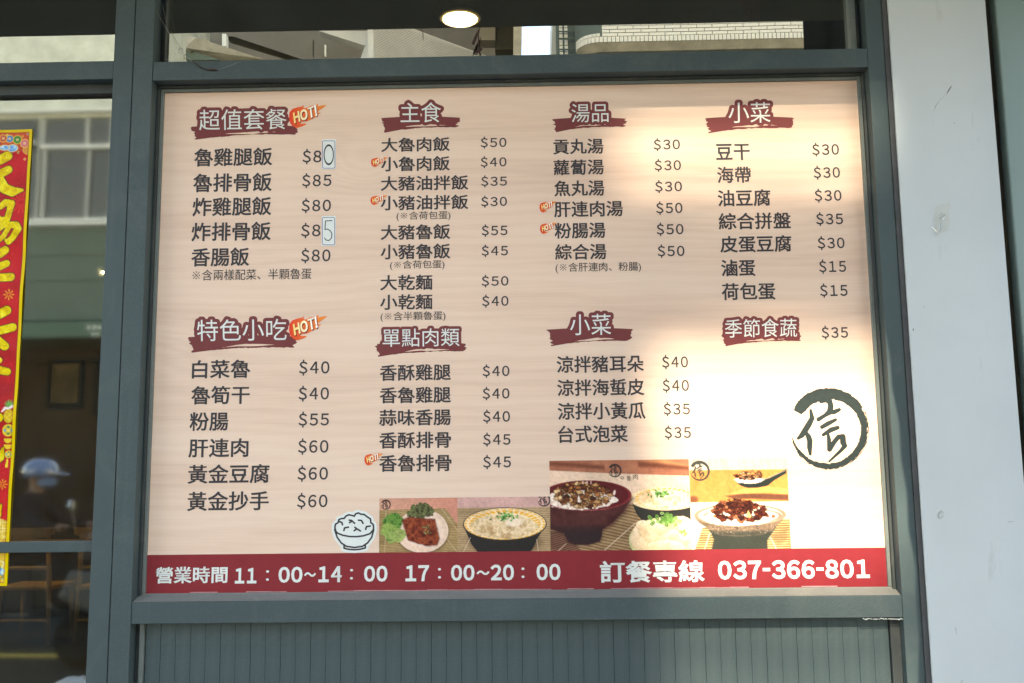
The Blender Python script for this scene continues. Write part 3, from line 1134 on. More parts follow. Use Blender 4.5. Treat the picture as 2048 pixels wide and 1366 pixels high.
# ground floor, its shade put into black arcade surfaces, and its green sign
MB().box(xL, xR, -D - 5.2, -D - 4.8, .134, wz(640)).build('arcade_back', MT['black'], bl)
MB().box(xL - .3, xL, -D - 5.2, -D, .134, wz(640)).build('arcade_end', MT['black'], bl)
MB().box(xR, xR + .3, -D - 5.2, -D, .134, wz(640)).build('arcade_end', MT['black'], bl)
MB().box(xL, xR, -D - 4.8, -D - 4.0, wz(640) - .2, wz(640)).build('arcade_ceiling', MT['black'], bl)
sg = thing('shop_sign', 'green shop sign with white lettering on the building opposite', 'sign', (0, 0, 0))
a, b_ = M(-200, 680, D - .3), M(250, 641, D - .3)
MB().box(a[0], b_[0], -D + .10, -D + .3, a[2], b_[2]).build('sign_panel', MT['signgreen'], sg, bevel=.01)
for k, (px, py, s) in enumerate(((178, 655, 8), (189, 655, 8), (200, 655, 8), (186, 669, 6), (195, 669, 6))):
    c = M(px, py, D - .31)
    r = s * .004
    bb = MB()
    for u in (-1, 0, 1):
        bb.box(c[0] - r, c[0] + r, -D + .31, -D + .315, c[2] + u * r * .8 - .006, c[2] + u * r * .8 + .006)
    bb.box(c[0] - .006, c[0] + .006, -D + .3155, -D + .318, c[2] - r, c[2] + r)
    bb.build('sign_letter', MT['white_paint'], sg)

# concrete balcony structure and grey soffit (left part of the upper strip)
bc = thing('grey_block', 'tall grey block with concrete balcony and ribbed cladding, mirrored in upper glass', 'building', (0, 0, 0))


def facing(px_pts, d_list, depth, nm, mm):
    """a slab whose outline is given by mirrored pixels, each at its own distance, extruded away from the shop"""
    pts = [M(x, y, d) for (x, y), d in zip(px_pts, d_list)]
    b = MB()
    k, n = 0, len(pts)
    b.v = [tuple(p) for p in pts] + [(p[0], p[1] - depth, p[2]) for p in pts]
    b.f = [tuple(range(n)), tuple(reversed(range(n, 2 * n)))] + [(i, n + i, n + (i + 1) % n, (i + 1) % n) for i in range(n)]
    return b.build(nm, MT[mm], bc)


facing([(250, -260), (735, -260), (735, 140), (250, 140)], [18.3] * 4, 3, 'wall', 'grey_wall')
facing([(372, 71), (392, 75), (528, 119), (440, 119), (372, 96)], [14.6, 14.6, 15.6, 15.6, 14.6], .4, 'balcony_beam', 'conc')
facing([(372, 98), (440, 120), (372, 120)], [14.8] * 3, .3, 'balcony_slab', 'green_wall')
facing([(452, 73), (466, 73), (604, 119), (600, 119)], [15.5, 15.5, 17, 17], .3, 'soffit_edge', 'canvas')
facing([(638, 62), (735, 62), (735, 93)], [17.0, 17.0, 17.0], .3, 'white_wall_piece', 'white_wall')
facing([(729, 94), (735, 90), (735, 119), (720, 119)], [16.9] * 4, .3, 'white_wall_piece', 'white_wall')
facing([(735, -260), (747, -260), (747, 130), (735, 130)], [16.5] * 4, .5, 'corner_column', 'white_wall')
facing([(444, 68), (452, 68), (452, 92), (444, 92)], [15.4] * 4, .15, 'drain_pipe', 'white_paint')
facing([(650, 90), (653, 90), (653, 112), (650, 112)], [17.0] * 4, .05, 'drain_pipe', 'white_paint')
facing([(626, 80), (628, 80), (628, 112), (626, 112)], [17.0] * 4, .05, 'drain_pipe', 'canvas')
# ribbed cladding: horizontal ribs on a wall running away from the shop
pa = M(747, 62, 14.2)
H0, H1 = 952 - 62, 0
rib_n = 46
dA, dB = 14.2, 16.6
for i in range(rib_n):
    # heights of the rib at the near end
    py0 = 30 + i * 3.3
    za_ = M(747, py0, dA)[2]
    # same height at the far end
    a = M(747, py0, dA)
    xb = M(1026, 90, dB)[0]
    h = .020
    pts = [(a[0], -dA, za_ - h / 2), (xb, -dB, za_ - h / 2), (xb, -dB, za_ + h / 2 - .004), (a[0], -dA, za_ + h / 2 - .004)]
    bb = MB()
    off = .03
    bb.hexa([(p[0], p[1] + off, p[2]) for p in pts] + list(pts))
    if i == 0:
        rib_mesh = bb
    else:
        k = len(rib_mesh.v)
        rib_mesh.v += bb.v
        rib_mesh.f += [tuple(k + q for q in ff) for ff in bb.f]
rb = rib_mesh.build('ribbed_cladding', MT['rib'], bc)
rb['kind'] = 'stuff'
a, xb = M(747, 62, dA), M(1026, 90, dB)[0]
ztop = M(747, 32, dA)[2]
MB().hexa([(a[0], -dA, .134), (xb, -dB, .134), (xb, -dB, ztop), (a[0], -dA, ztop), (a[0], -dA - .3, .134), (xb, -dB - .3, .134), (xb, -dB - .3, ztop), (a[0], -dA - .3, ztop)]).build('wall', MT['conc'], bc)
facing([(735, 20), (1030, 20), (1030, 125), (735, 125)], [18.9] * 4, .4, 'back_wall', 'grey_wall')
facing([(958, 20), (990, 20), (990, 80), (958, 80)], [17.2] * 4, .4, 'roof_box', 'grey_wall')
facing([(990, -100), (1027, -100), (1027, 100), (990, 100)], [17.4] * 4, .4, 'stair_wall', 'canvas')
GD = 17.6
facing([(1027, -240), (1043, -240), (1043, 140), (1027, 140)], [16.8] * 4, .6, 'corner_column', 'conc')

# tiled building with rounded balcony (right part of the upper strip)
tbld = thing('tiled_building', 'cream tiled building opposite with rounded balcony, mirrored in upper glass', 'building', (0, 0, 0))
TD = 14.0
xs0 = M(1112, 80, TD)[0]
zsold_base = M(1400, 80.5, TD - .9)[2] + 1.7
MB().box(xs0, xs0 + 9, -TD - 6, -TD - .05, .134, zsold_base).build('wall', MT['grout'], tbld)
bx0, bx1 = M(1154, 70, TD - .9)[0], M(1640, 70, TD - .9)[0] + .5
zt_, zs_, zsb, zu = 0, 0, 0, 0
BD = TD - .9
bz = lambda py: M(1400, py, BD)[2]


def balc_outline(inset):
    """plan outline of the balcony front: straight with a rounded left end"""
    r = .42 - inset
    pts = []
    for k in range(13):
        t = math.pi - k * (math.pi / 2) / 12
        pts.append((bx0 + .42 + r * math.cos(t), -BD - .42 + r * math.sin(t)))
    pts.append((bx1, -BD - inset))
    pts.append((bx1, -TD - .06))
    pts.insert(0, (bx0 + inset, -TD - .06))
    return pts


zsold0, zsold1 = bz(80.5), bz(68.5)       # soldier course
MB().prism(balc_outline(.012), 'z', zsold0, zsold0 + 1.6).build('balcony_core', MT['grout'], tbld)
b = MB()
o1, o2 = balc_outline(.012), balc_outline(.16)
k = len(o1)
b.v = [(x, y, zsold0 - .0005) for x, y in o1] + [(x, y, zsold0 - .10) for x, y in o2]
b.f = [(i, i + 1, k + i + 1, k + i) for i in range(k - 1)] + [tuple(range(k, 2 * k)), tuple(reversed(range(k)))]
b.build('balcony_underside', MT['conc'], tbld)
# tiles along the path of the balcony front
pl = balc_outline(0)[1:15]
cum = [0]
for a, b_ in zip(pl[:-1], pl[1:]):
    cum.append(cum[-1] + math.dist(a, b_))


def at_path(s):
    for i in range(len(pl) - 1):
        if s <= cum[i + 1] or i == len(pl) - 2:
            u = (s - cum[i]) / (cum[i + 1] - cum[i])
            d = ((pl[i + 1][0] - pl[i][0]), (pl[i + 1][1] - pl[i][1]))
            L_ = math.hypot(*d)
            return (pl[i][0] + d[0] * u, pl[i][1] + d[1] * u), (d[0] / L_, d[1] / L_)


tile_cache = {}


def put_tile(s0, w, z0, h):
    (x, y), (dx, dy) = at_path(s0 + w / 2)
    key = (round(w, 3), round(h, 3))
    if key not in tile_cache:
        o = MB().box(-w / 2, w / 2, -.012, 0.0, 0, h).build('tile', MT['tile'])
        o.modifiers.clear()
        tile_cache[key] = o.data
        o.parent = tbld
    else:
        o = link('tile', tile_cache[key], tbld)
    o.location = (x, y, z0)
    o.rotation_euler.z = math.atan2(dy, dx)


tot = min(cum[-1], cum[-1])
sw = .068
n_s = int(tot / sw)
for i in range(n_s):
    put_tile(i * sw, sw - .012, zsold0 + .004, zsold1 - zsold0 - .012)
ch = (bz(40) - bz(68.5)) / 4.0
for r in range(6):
    z0 = zsold1 + r * ch
    s0 = .66 + (r % 2) * .13
    if r % 2:
        put_tile(.66, .118, z0, ch - .012)
    while s0 + .26 < tot:
        put_tile(s0, .248, z0, ch - .012)
        s0 += .26
    for q in range(9):
        put_tile(q * .068 + .02, .056, z0 - .0, ch - .012) if r == 0 else None
# lower wall tiles under the balcony, and the piped strip at the building's left edge
lw = TD + .05
for r in range(5):
    for i in range(16):
        x = xs0 + .66 + i * .27
        z0 = M(1400, 113, lw)[2] + (r - 1) * .10
        o = link('tile', tile_cache[(.248, round(ch - .012, 3))] if (.248, round(ch - .012, 3)) in tile_cache else list(tile_cache.values())[0], tbld)
        o.location = (x + .12, -TD - .036, z0)
for i in range(2):
    for r in range(14):
        o = link('tile', list(tile_cache.values())[0], tbld)
        o.location = (xs0 + .09 + i * .09, -TD - .036, M(1130, 125, TD)[2] + r * .11)
for px in (1117, 1146, 1151):
    x = M(px, 80, TD)[0]
    MB().tube([(x, -TD + .04, .2), (x, -TD + .04, 7)], .022 if px != 1151 else .03, 10).build('pipe', MT['conc' if px == 1151 else 'grout'], tbld)
for py in (67, 81, 103):
    a, b_ = M(1116, py, TD), M(1150, py, TD)
    MB().tube([(a[0], -TD + .06, a[2]), (b_[0], -TD + .06, b_[2])], .014, 8).build('pipe_clamp', MT['grout'], tbld)
# flood light under the balcony
c = M(1296, 96, TD - .5)
t = thing('flood_light', 'pale boxy flood light below the tiled balcony opposite', 'lamp', (c[0], c[1], c[2]))
MB().prism([(-TD + .15, c[2] + .05), (-TD + .75, c[2] + .0), (-TD + .75, c[2] + .06), (-TD + .15, c[2] + .12)], 'x', c[0] - .14, c[0] + .14).build('housing', MT['white_paint'], t, bevel=.015)
MB().tube([(c[0], -TD - .04, c[2] - .05), (c[0], -TD + .3, c[2] + .04)], .02, 8).build('bracket', MT['frame_dark'], t)

# unseen upper storeys added above what the glass shows, edges shaped for the sun patch
pc = P(1530, 700, BY)


UD = 15.0
gxa = sun_at(1312, 800, UD)[0]
gxa2 = sun_at(1238, 400, UD)[0]
gxb = sun_at(1835, 700, UD)[0]
gxb2 = sun_at(1752, 400, UD)[0]
zmid = sun_at(1500, 600, UD)[2]
zlow = 11.0
zr = sun_at(1500, 262, UD)[2]
ztop_u = zr + 1.2
MB().box(gxa - 4.2, gxa, -UD - .4, -UD, zlow, zmid).build('sun_shaping_storey', MT['grey_wall'], bc)
MB().box(gxa - 4.2, gxa2, -UD - .4, -UD, zmid + .001, ztop_u).build('sun_shaping_storey', MT['grey_wall'], bc)
MB().box(gxb, gxb + 3.2, -UD - .4, -UD, zlow, zmid).build('sun_shaping_storey', MT['tile'], tbld)
MB().box(gxb2, gxb + 3.2, -UD - .4, -UD, zmid + .001, ztop_u).build('sun_shaping_storey', MT['tile'], tbld)
MB().box(xs0, xs0 + 9, -TD - 6, -TD - .05, zsold0 + 1.7, zlow - .01).build('upper_wall', MT['tile'], tbld)
# unseen sun blockers added across the gap: tray, cables and panel shape the patch
tr1, tr2 = sun_at(1500, 545, UD)[2], sun_at(1500, 655, UD)[2]
cb = thing('sun_block_tray', 'added unseen cable tray across the gap opposite, dimming a band of sunlight', 'cable tray', (gxa, -UD, tr2))
MB().box(gxa2 - .2, gxb + .3, -UD + .02, -UD + .2, zmid - .12, zmid + .12).build('tray', MT['frame_dark'], cb)  # added to dim a band of the sun patch
rng_c = random.Random(3)
zc0, zc1 = sun_at(1500, 1440, UD)[2], zr
zz_ = zc0
while zz_ < zc1:  # cables added to thin the sunlight, spaced by the dimming wanted
    pyf = (zz_ - zc0) / (zc1 - zc0)
    rr_ = rng_c.uniform(.012, .020)
    if abs(zz_ - zmid) > .16:
        cbl = MB()
        xa_, xb_ = gxa - .25, gxb + .25
        cbl.tube([(xa_ + (xb_ - xa_) * t_ / 8, -UD + .12 + rng_c.uniform(-.02, .02), zz_ - .03 * math.sin(math.pi * t_ / 8)) for t_ in range(9)], rr_, 6)
        tag(cbl.build('sun_dimming_cable', MT['rubber']), 'added unseen black cable between the buildings opposite, dimming the sun patch', 'cable', 'added cables dimming the sun patch')
        n_cable = globals().get('n_cable', 0) + 1
    zz_ += .26 if .36 < pyf < .64 else (.075 if pyf < .13 else (.30 if pyf < .36 else .10))
rs = thing('sun_block_panel', 'added unseen blank panel across the gap opposite, cutting off the sun patch', 'sign', (gxa, -UD, 12))
MB().box(gxa - .3, gxb + .3, -UD + .02, -UD + .2, zr, ztop_u).build('sign_panel', MT['grey_wall'], rs)  # added to end the sun patch at its top

# ---- street things mirrored in the door
yl = M(100, 1310, 6.0)
dsy = None
for dd in np.arange(3.5, 12, .02):
    if M(100, 1310, dd)[2] < 0.004:
        dsy = dd
        break
dsy = dsy or 6.0
tag(MB().box(-40, 40, -dsy - .08, -dsy + .08, 0.0, 0.004).build('road_marking', MT['yellow']), kind='structure')

RD = 6.6
hd = M(88, 930, RD)
rx, rz = hd[0], hd[2]
sx = rx


def scooter(x, y, paint, label, flip=1):
    t = thing('motor_scooter', label, 'scooter', (x, y, 0), 'scooters on the street')
    f_ = flip
    for wxx in (-.62, .62):
        wl_ = MB().lathe((x + wxx, y, .22), [(.12, -.05), (.22, -.045), (.235, 0), (.22, .045), (.12, .05)], 28, 'y').build('wheel', MT['rubber'], t, smooth=True)
        rm = MB().lathe((x + wxx, y, .22), [(.02, -.056), (.12, -.052), (.12, .052), (.02, .056)], 20, 'y').build('rim', MT['black'], t)
        rm.parent = wl_
    MB().prism([(x - f_ * .78, .55), (x - f_ * .70, .78), (x - f_ * .05, .72), (x - f_ * .0, .32), (x - f_ * .35, .30), (x - f_ * .5, .42)], 'y', y - .15, y + .15).build('rear_body', MT[paint], t, bevel=.04)
    MB().prism([(x - f_ * .05, .28), (x + f_ * .38, .28), (x + f_ * .38, .34), (x - f_ * .05, .34)], 'y', y - .16, y + .16).build('footboard', MT['black'], t, bevel=.01)
    MB().prism([(x + f_ * .36, .28), (x + f_ * .46, .30), (x + f_ * .58, .62), (x + f_ * .46, 1.0), (x + f_ * .36, 1.0), (x + f_ * .44, .62)], 'y', y - .17, y + .17).build('leg_shield', MT[paint], t, bevel=.03)
    MB().prism([(x - f_ * .72, .785), (x - f_ * .05, .735), (x - f_ * .03, .80), (x - f_ * .40, .83), (x - f_ * .70, .88)], 'y', y - .14, y + .14).build('seat', MT['rubber'], t, bevel=.02)
    MB().tube([(x + f_ * .62, y, .24), (x + f_ * .42, y, 1.0)], .03, 10).build('fork', MT['steel'], t)
    MB().tube([(x + f_ * .32, y - .34, 1.06), (x + f_ * .42, y - .1, 1.03), (x + f_ * .42, y + .1, 1.03), (x + f_ * .32, y + .34, 1.06)], .016, 8).build('handlebar', MT['rubber'], t)
    MB().lathe((x + f_ * .5, y, .92), [(.02, -.04), (.085, -.02), (.09, .02), (.06, .06)], 20, 'x').build('headlight', MT['steel'], t, smooth=True)
    for s in (-1, 1):
        MB().tube([(x + f_ * .38, y + s * .24, 1.05), (x + f_ * .36, y + s * .28, 1.22)], .006, 6).build('mirror_stalk', MT['steel'], t)
        MB().lathe((x + f_ * .36, y + s * .30, 1.26), [(.01, -.01), (.05, -.008), (.05, .008), (.01, .012)], 16, 'x').build('mirror', MT['steel'], t)
    return t


scooter(rx + .05, -RD, 'scooter', 'dark motor scooter carrying the helmeted rider in the street', 1)
scooter(rx + 1.5, -RD + 1.0, 'scooter_white', 'pale parked motor scooter in the street without a rider', 1)

# the rider: one skinned body, helmet and mask on top
joints = {'pelvis': (-.18, 0, .84, .15), 'belly': (-.17, 0, 1.0, .15), 'chest': (-.10, 0, 1.22, .17), 'neck': (-.05, 0, 1.38, .062), 'chin': (-.035, 0, 1.45, .075), 'head': (-.03, 0, 1.53, .10), 'crown': (-.035, 0, 1.60, .075)}
jl = list(joints)
vs = [joints[k][:3] for k in jl]
rs_ = [joints[k][3] for k in jl]
es = [(i, i + 1) for i in range(len(jl) - 1)]
for s in (-1, 1):
    base = len(vs)
    vs += [(-.10, s * .17, 1.30), (.06, s * .26, 1.10), (.26, s * .29, 1.06), (.36, s * .30, 1.07)]
    rs_ += [.065, .052, .038, .036]
    es += [(2, base), (base, base + 1), (base + 1, base + 2), (base + 2, base + 3)]
    base = len(vs)
    vs += [(-.14, s * .10, .86), (.26, s * .15, .80), (.20, s * .13, .42), (.36, s * .13, .37)]
    rs_ += [.10, .075, .05, .04]
    es += [(0, base), (base, base + 1), (base + 1, base + 2), (base + 2, base + 3)]
me = bpy.data.meshes.new('body')
me.from_pydata(vs, es, [])
tmp = bpy.data.objects.new('body', me)
COL.objects.link(tmp)
sk = tmp.modifiers.new('skin', 'SKIN')
ss = tmp.modifiers.new('sub', 'SUBSURF')
ss.levels = ss.render_levels = 2
for i, r in enumerate(rs_):
    me.skin_vertices[0].data[i].radius = (r, r)
me.skin_vertices[0].data[0].use_root = True
dg = bpy.context.evaluated_depsgraph_get()
dg.update()
bm_ = bpy.data.meshes.new_from_object(tmp.evaluated_get(dg))
bpy.data.objects.remove(tmp)
bm_.materials.clear()
for k in ('skin', 'jacket', 'trousers'):
    bm_.materials.append(MT[k])
for p_ in bm_.polygons:
    c_ = p_.center
    p_.material_index = 2 if c_.z < .90 else (0 if c_.z > 1.385 or c_.x > .30 else 1)
    p_.use_smooth = True
MT['hair'] = mat('hair', (.01, .008, .007), .7)
rider = thing('person', 'rider in pale blue helmet and face mask on a scooter, mirrored in the door', 'person', (rx, -RD, 0))
dz = rz - 1.53
o = link('body', bm_, rider)
o.location = (0, 0, 0)
hc = (rx - .03, -RD, 1.55)
hm = MB().lathe(hc, [(.145, -.03), (.15, .02), (.14, .07), (.11, .11), (.06, .135), (.01, .14)], 28).build('helmet', MT['helmet'], rider, smooth=True)
MB().prism([(hc[0] + .10, hc[2] + .01), (hc[0] + .235, hc[2] - .015), (hc[0] + .235, hc[2] - .005), (hc[0] + .10, hc[2] + .05)], 'y', -RD - .09, -RD + .09).build('visor', MT['helmet'], rider, bevel=.006)
MB().lathe((rx + .035, -RD, 1.475), [(.055, -.05), (.085, -.02), (.085, .02), (.06, .035)], 18).build('face_mask', MT['mask'], rider, smooth=True)
MB().lathe((rx + .075, -RD, 1.515), [(.004, -.02), (.014, -.008), (.008, .02)], 10).build('nose', MT['skin'], rider, smooth=True)
for s in (-1, 1):
    MB().lathe((rx - .03, -RD + s * .095, 1.51), [(.006, -.028), (.016, 0), (.006, .028)], 10).build('ear', MT['skin'], rider, smooth=True)
    MB().lathe((rx + .065, -RD + s * .035, 1.535), [(.004, -.012), (.014, 0), (.004, .012)], 10).build('eye', MT['black'], rider, smooth=True)
    hand = MB()
    for q in range(4):
        hand.tube([(rx + .34, -RD + s * (.27 + q * .021), 1.085), (rx + .385, -RD + s * (.27 + q * .021), 1.075), (rx + .385, -RD + s * (.27 + q * .021), 1.045)], [.010, .010, .008], 6)
    hand.tube([(rx + .33, -RD + s * .262, 1.06), (rx + .355, -RD + s * .25, 1.035)], [.011, .009], 6)
    hand.build('hand', MT['skin'], rider, smooth=True)

# ================================================================== THE MENU BOARD
board_root = thing('menu_board', 'large pale wood-print menu board with Chinese dishes, prices and red footer', 'menu board', (0, BY, BZ0))
nxb, nzb = 2, 2
MB().box(BX0 - .003, BX1 + .003, BY, BY + .006, BZ0 - .003, BZ1 + .003).build('panel', MT['board'], board_root)
zbar = BZ0 + 0.0955
MB().box(BX0 - .003, BX1 + .003, BY - .0006, BY - .0001, BZ0 - .003, zbar).build('footer_bar', MT['red_bar'], board_root)

fe = MB()
rng_f = random.Random(4)
x_ = 380.0
while x_ < 1690:
    w_ = rng_f.uniform(20, 60)
    if rng_f.random() < .8:
        p0, p1 = P(x_, 1183.5 - (x_ - 380) * .0083, BY), P(x_ + w_, 1183.5 - (x_ + w_ - 380) * .0083, BY)
        h_ = rng_f.uniform(.0008, .0024)
        fe.box(p0[0], p1[0], BY - .0010, BY - .0007, BZ0 + .0012, BZ0 + .0016 + h_)
    x_ += w_
fo = fe.build('lifted_film_edge', mat('lifted_film', (0.42, 0.22, 0.22), .3, var=.2, scale=30), board_root)
fo['kind'] = 'stuff'
dish = lambda *a: write('dish_name', *a)
price = lambda *a: write('price', *a, 'ink', 0.016, gap=0.16)
note = lambda *a: write('dish_note', *a, 'ink', 0.004)
for a in (('魯雞腿飯', 388, 545, 314, 37), ('魯排骨飯', 386, 544, 365, 38), ('炸雞腿飯', 385, 543, 413, 38), ('炸排骨飯', 383, 542, 463, 38), ('香腸飯', 382, 499, 514, 38),
          ('白菜魯', 384, 501, 738, 37), ('魯筍干', 382, 500, 790, 37), ('粉腸', 379, 457, 843, 38), ('肝連肉', 377, 497, 896, 38), ('黃金豆腐', 375, 539, 948, 39), ('黃金抄手', 374, 538, 1002, 39),
          ('大魯肉飯', 762, 900, 289, 29), ('小魯肉飯', 762, 900, 327.5, 30), ('大豬油拌飯', 761, 937, 366, 30), ('小豬油拌飯', 761, 937, 405, 30),
          ('大豬魯飯', 761, 901, 464, 31), ('小豬魯飯', 761, 901, 503, 31), ('大乾麵', 760, 865, 565, 31), ('小乾麵', 760, 865, 604, 31),
          ('香酥雞腿', 759, 902, 745, 33), ('香魯雞腿', 759, 902, 790, 33), ('蒜味香腸', 758, 902, 835, 33), ('香酥排骨', 758, 902, 880, 33), ('香魯排骨', 758, 903, 926, 34),
          ('貢丸湯', 1106, 1207, 293, 31), ('蘿蔔湯', 1107, 1208, 334.5, 31), ('魚丸湯', 1108, 1209, 376.5, 32), ('肝連肉湯', 1108, 1246, 418, 32), ('粉腸湯', 1109, 1211, 461, 32), ('綜合湯', 1110, 1213, 503.5, 32),
          ('涼拌豬耳朵', 1113, 1288, 728, 34), ('涼拌海蜇皮', 1114, 1289, 775, 34), ('涼拌小黃瓜', 1115, 1291, 822, 35), ('台式泡菜', 1116, 1256, 868, 35),
          ('豆干', 1432, 1500, 304, 33), ('海帶', 1434, 1502, 349.5, 33), ('油豆腐', 1435, 1541, 396, 34), ('綜合拼盤', 1437, 1582, 442, 34), ('皮蛋豆腐', 1440, 1583, 488, 34), ('滷蛋', 1442, 1511, 536, 34), ('荷包蛋', 1443, 1551, 583, 35)):
    dish(*a)
for a in (('$8', 605, 643, 313, 31), ('$85', 604, 663, 361, 30), ('$80', 603, 662, 411, 30), ('$8', 602, 641, 461, 31), ('$80', 602, 661, 511, 31),
          ('$40', 598, 659, 735, 32), ('$40', 597, 658, 787, 32), ('$55', 597, 658, 839, 32), ('$60', 596, 657, 893, 33), ('$60', 595, 656, 947, 33), ('$60', 594, 655, 1002, 33),
          ('$50', 961, 1013, 285, 24), ('$40', 961, 1013, 324, 24), ('$35', 962, 1014, 362.5, 24), ('$30', 962, 1014, 403, 24), ('$55', 963, 1015, 461, 25), ('$45', 963, 1016, 501.5, 25), ('$50', 963, 1017, 562, 25), ('$40', 964, 1017, 602, 26),
          ('$40', 965, 1019, 742, 27), ('$40', 965, 1019, 787, 27), ('$40', 966, 1020, 833, 28), ('$45', 966, 1021, 879, 28), ('$45', 966, 1022, 924, 29),
          ('$30', 1307, 1360, 289, 26), ('$30', 1309, 1362, 330.5, 26), ('$30', 1310, 1364, 373, 26), ('$50', 1312, 1365, 416, 27), ('$50', 1313, 1367, 458.5, 27), ('$50', 1315, 1369, 502, 27),
          ('$40', 1324, 1376, 724, 29), ('$40', 1325, 1378, 771, 29), ('$35', 1327, 1380, 818, 29), ('$35', 1329, 1382, 865, 29),
          ('$30', 1624, 1678, 299, 28), ('$30', 1627, 1680, 345, 28), ('$30', 1629, 1683, 391, 28), ('$35', 1632, 1686, 438, 28), ('$30', 1635, 1689, 486, 28), ('$15', 1638, 1692, 533, 29), ('$15', 1640, 1695, 581, 29), ('$35', 1643, 1696, 665, 28)):
    price(*a)
for a in (('※含兩樣配菜、半顆魯蛋', 385, 623, 549, 22), ('(※含荷包蛋)', 793, 901, 432, 19), ('(※含荷包蛋)', 780, 889, 530, 19), ('(※含半顆魯蛋)', 761, 891, 633, 20), ('(※含肝連肉、粉腸)', 1111, 1282, 535, 21)):
    note(*a)
# footer lettering
W_ = 'white_print'
write('footer_lettering', '營業時間', 311, 455, 1150, 33, W_, .022, .0012)
for tx, a, b_, y, h in (('11', 470, 513, 1151.5, 31), ('00', 557, 605, 1149.5, 32), ('14', 637, 684, 1148.5, 32), ('00', 728, 775, 1147.5, 32), ('17', 811, 858, 1146.5, 32), ('00', 902, 949, 1145.5, 32), ('20', 981, 1028, 1145, 32), ('00', 1073, 1121, 1144, 33)):
    write('opening_hours', tx, a, b_, y, h, W_, .034, .0012, gap=.07)
for tx, a, b_, y, h in (('~', 608, 632, 1149, 9), ('~', 953, 979, 1145.5, 9)):
    write('opening_hours', tx, a, b_, y, h, W_, .03, .0012)
for x, y in ((535, 1151), (703, 1148.5), (879, 1146.5), (1046, 1145.5)):
    write('opening_hours', ':', x - 3, x + 3, y, 21, W_, .0, .0012)
write('footer_lettering', '訂餐專線', 1200, 1409, 1143, 44, W_, .024, .0012)
write('phone_number', '037-366-801', 1436, 1739, 1139, 38, W_, .036, .0012, gap=.07)

# headings: rounded maroon halo round thin white letters, on a brush stroke
HEADS = [('超值套餐', 398, 573, 239, 41, (379, 250, 599, 279)), ('特色小吃', 394, 573, 660, 43, (372, 671, 599, 705)), ('主食', 801, 882, 225, 40, (758, 233, 923, 265)),
         ('單點肉類', 765, 919, 675, 36, (745, 685, 938, 713)), ('湯品', 1143, 1217, 226, 37, (1101, 235, 1257, 264)), ('小菜', 1457, 1541, 225, 41, (1406, 233, 1592, 266)),
         ('小菜', 1140, 1222, 649, 42, (1091, 656, 1271, 692)), ('季節食蔬', 1450, 1594, 656, 37, (1440, 664, 1606, 692))]
for k, (tx, xl, xr, yc, h, (bx_0, by_0, bx_1, by_1)) in enumerate(HEADS):
    v, f = glyphs(tx, 0.0)
    X_, Y_ = fit(v, xl, xr, yc, h, 0.0127)
    ec = {}
    for ff in f:
        for i in range(len(ff)):
            e = tuple(sorted((ff[i], ff[(i + 1) % len(ff)])))
            ec[e] = ec.get(e, 0) + 1
    edges = [e for e, c in ec.items() if c == 1]
    cell = 0.9
    gx0, gy0, gx1, gy1 = min(xl - 14, bx_0 - 5), yc - h / 2 - 14, max(xr + 14, bx_1 + 5), by_1 + 5

    def field(X, Z):
        F = np.full(X.shape, 50.0)
        for a, b in edges:
            ax, ay, bx_, by_ = X_[a], Y_[a], X_[b], Y_[b]
            i0 = max(0, int((min(ax, bx_) - 10 - gx0) / cell))
            i1 = int((max(ax, bx_) + 10 - gx0) / cell) + 1
            j0 = max(0, int((min(ay, by_) - 10 - gy0) / cell))
            j1 = int((max(ay, by_) + 10 - gy0) / cell) + 1
            sub = (slice(j0, j1), slice(i0, i1))
            F[sub] = np.minimum(F[sub], seg_d(X[sub], Z[sub], (ax, ay), (bx_, by_), 0, 0))
        F = F - h * 0.155
        # brush stroke
        u = (X - bx_0) / (bx_1 - bx_0)
        top = by_0 + 3.5 * (1 - np.sin(np.clip(u, 0, 1) * math.pi)) - 1.0 * u
        bot = by_1 - 12 * u - 3 * np.sin(np.clip(u, 0, 1) * math.pi) + 5 * np.clip(u - .6, 0, 1)
        n1 = vnoise(np.zeros_like(X), Z, 2.2, 5 + k, 2)
        B = np.maximum(top - Z, Z - bot + 1.2 * vnoise(X, Z * .2, 7, 9 + k, 2))
        B = np.maximum(B, (bx_0 + 5 + 5 * n1 + .35 * np.maximum(Z - by_0 - 6, 0)) - X)
        B = np.maximum(B, X - (bx_1 - 6 + 6 * vnoise(np.zeros_like(X) + 9, Z, 3.0, 15 + k, 2) - .5 * np.maximum(Z - by_0 - 12, 0)))
        yb = bot - 4.5 - 1.5 * (u - .5)
        st = np.maximum(np.abs(Z - yb + 1.5 * vnoise(X, Z * 0, 30, 3 + k, 1)) - 2.6 * np.clip(1 - np.abs(u - .56) / .26, 0, 1) + .5 * vnoise(X * .4, Z, 4, k, 2), np.abs(u - .56) * 100 - 26)
        B = np.maximum(B, -st)
        wisp = seg_d(X, Z, (bx_0 + 12, by_1 - 1), (bx_0 + (bx_1 - bx_0) * .32, by_1 - 8), 1.4, .5)
        return np.minimum(np.minimum(F, B), wisp)
    px_shape('heading_brush', MT['maroon'], board_root, (gx0, gy0, gx1, gy1), cell, field, BY - .0004)
    pts = [P(a, b, BY - .0009) for a, b in zip(X_, Y_)]
    flat_mesh('heading_lettering', pts, f, MT['white_print'], board_root)


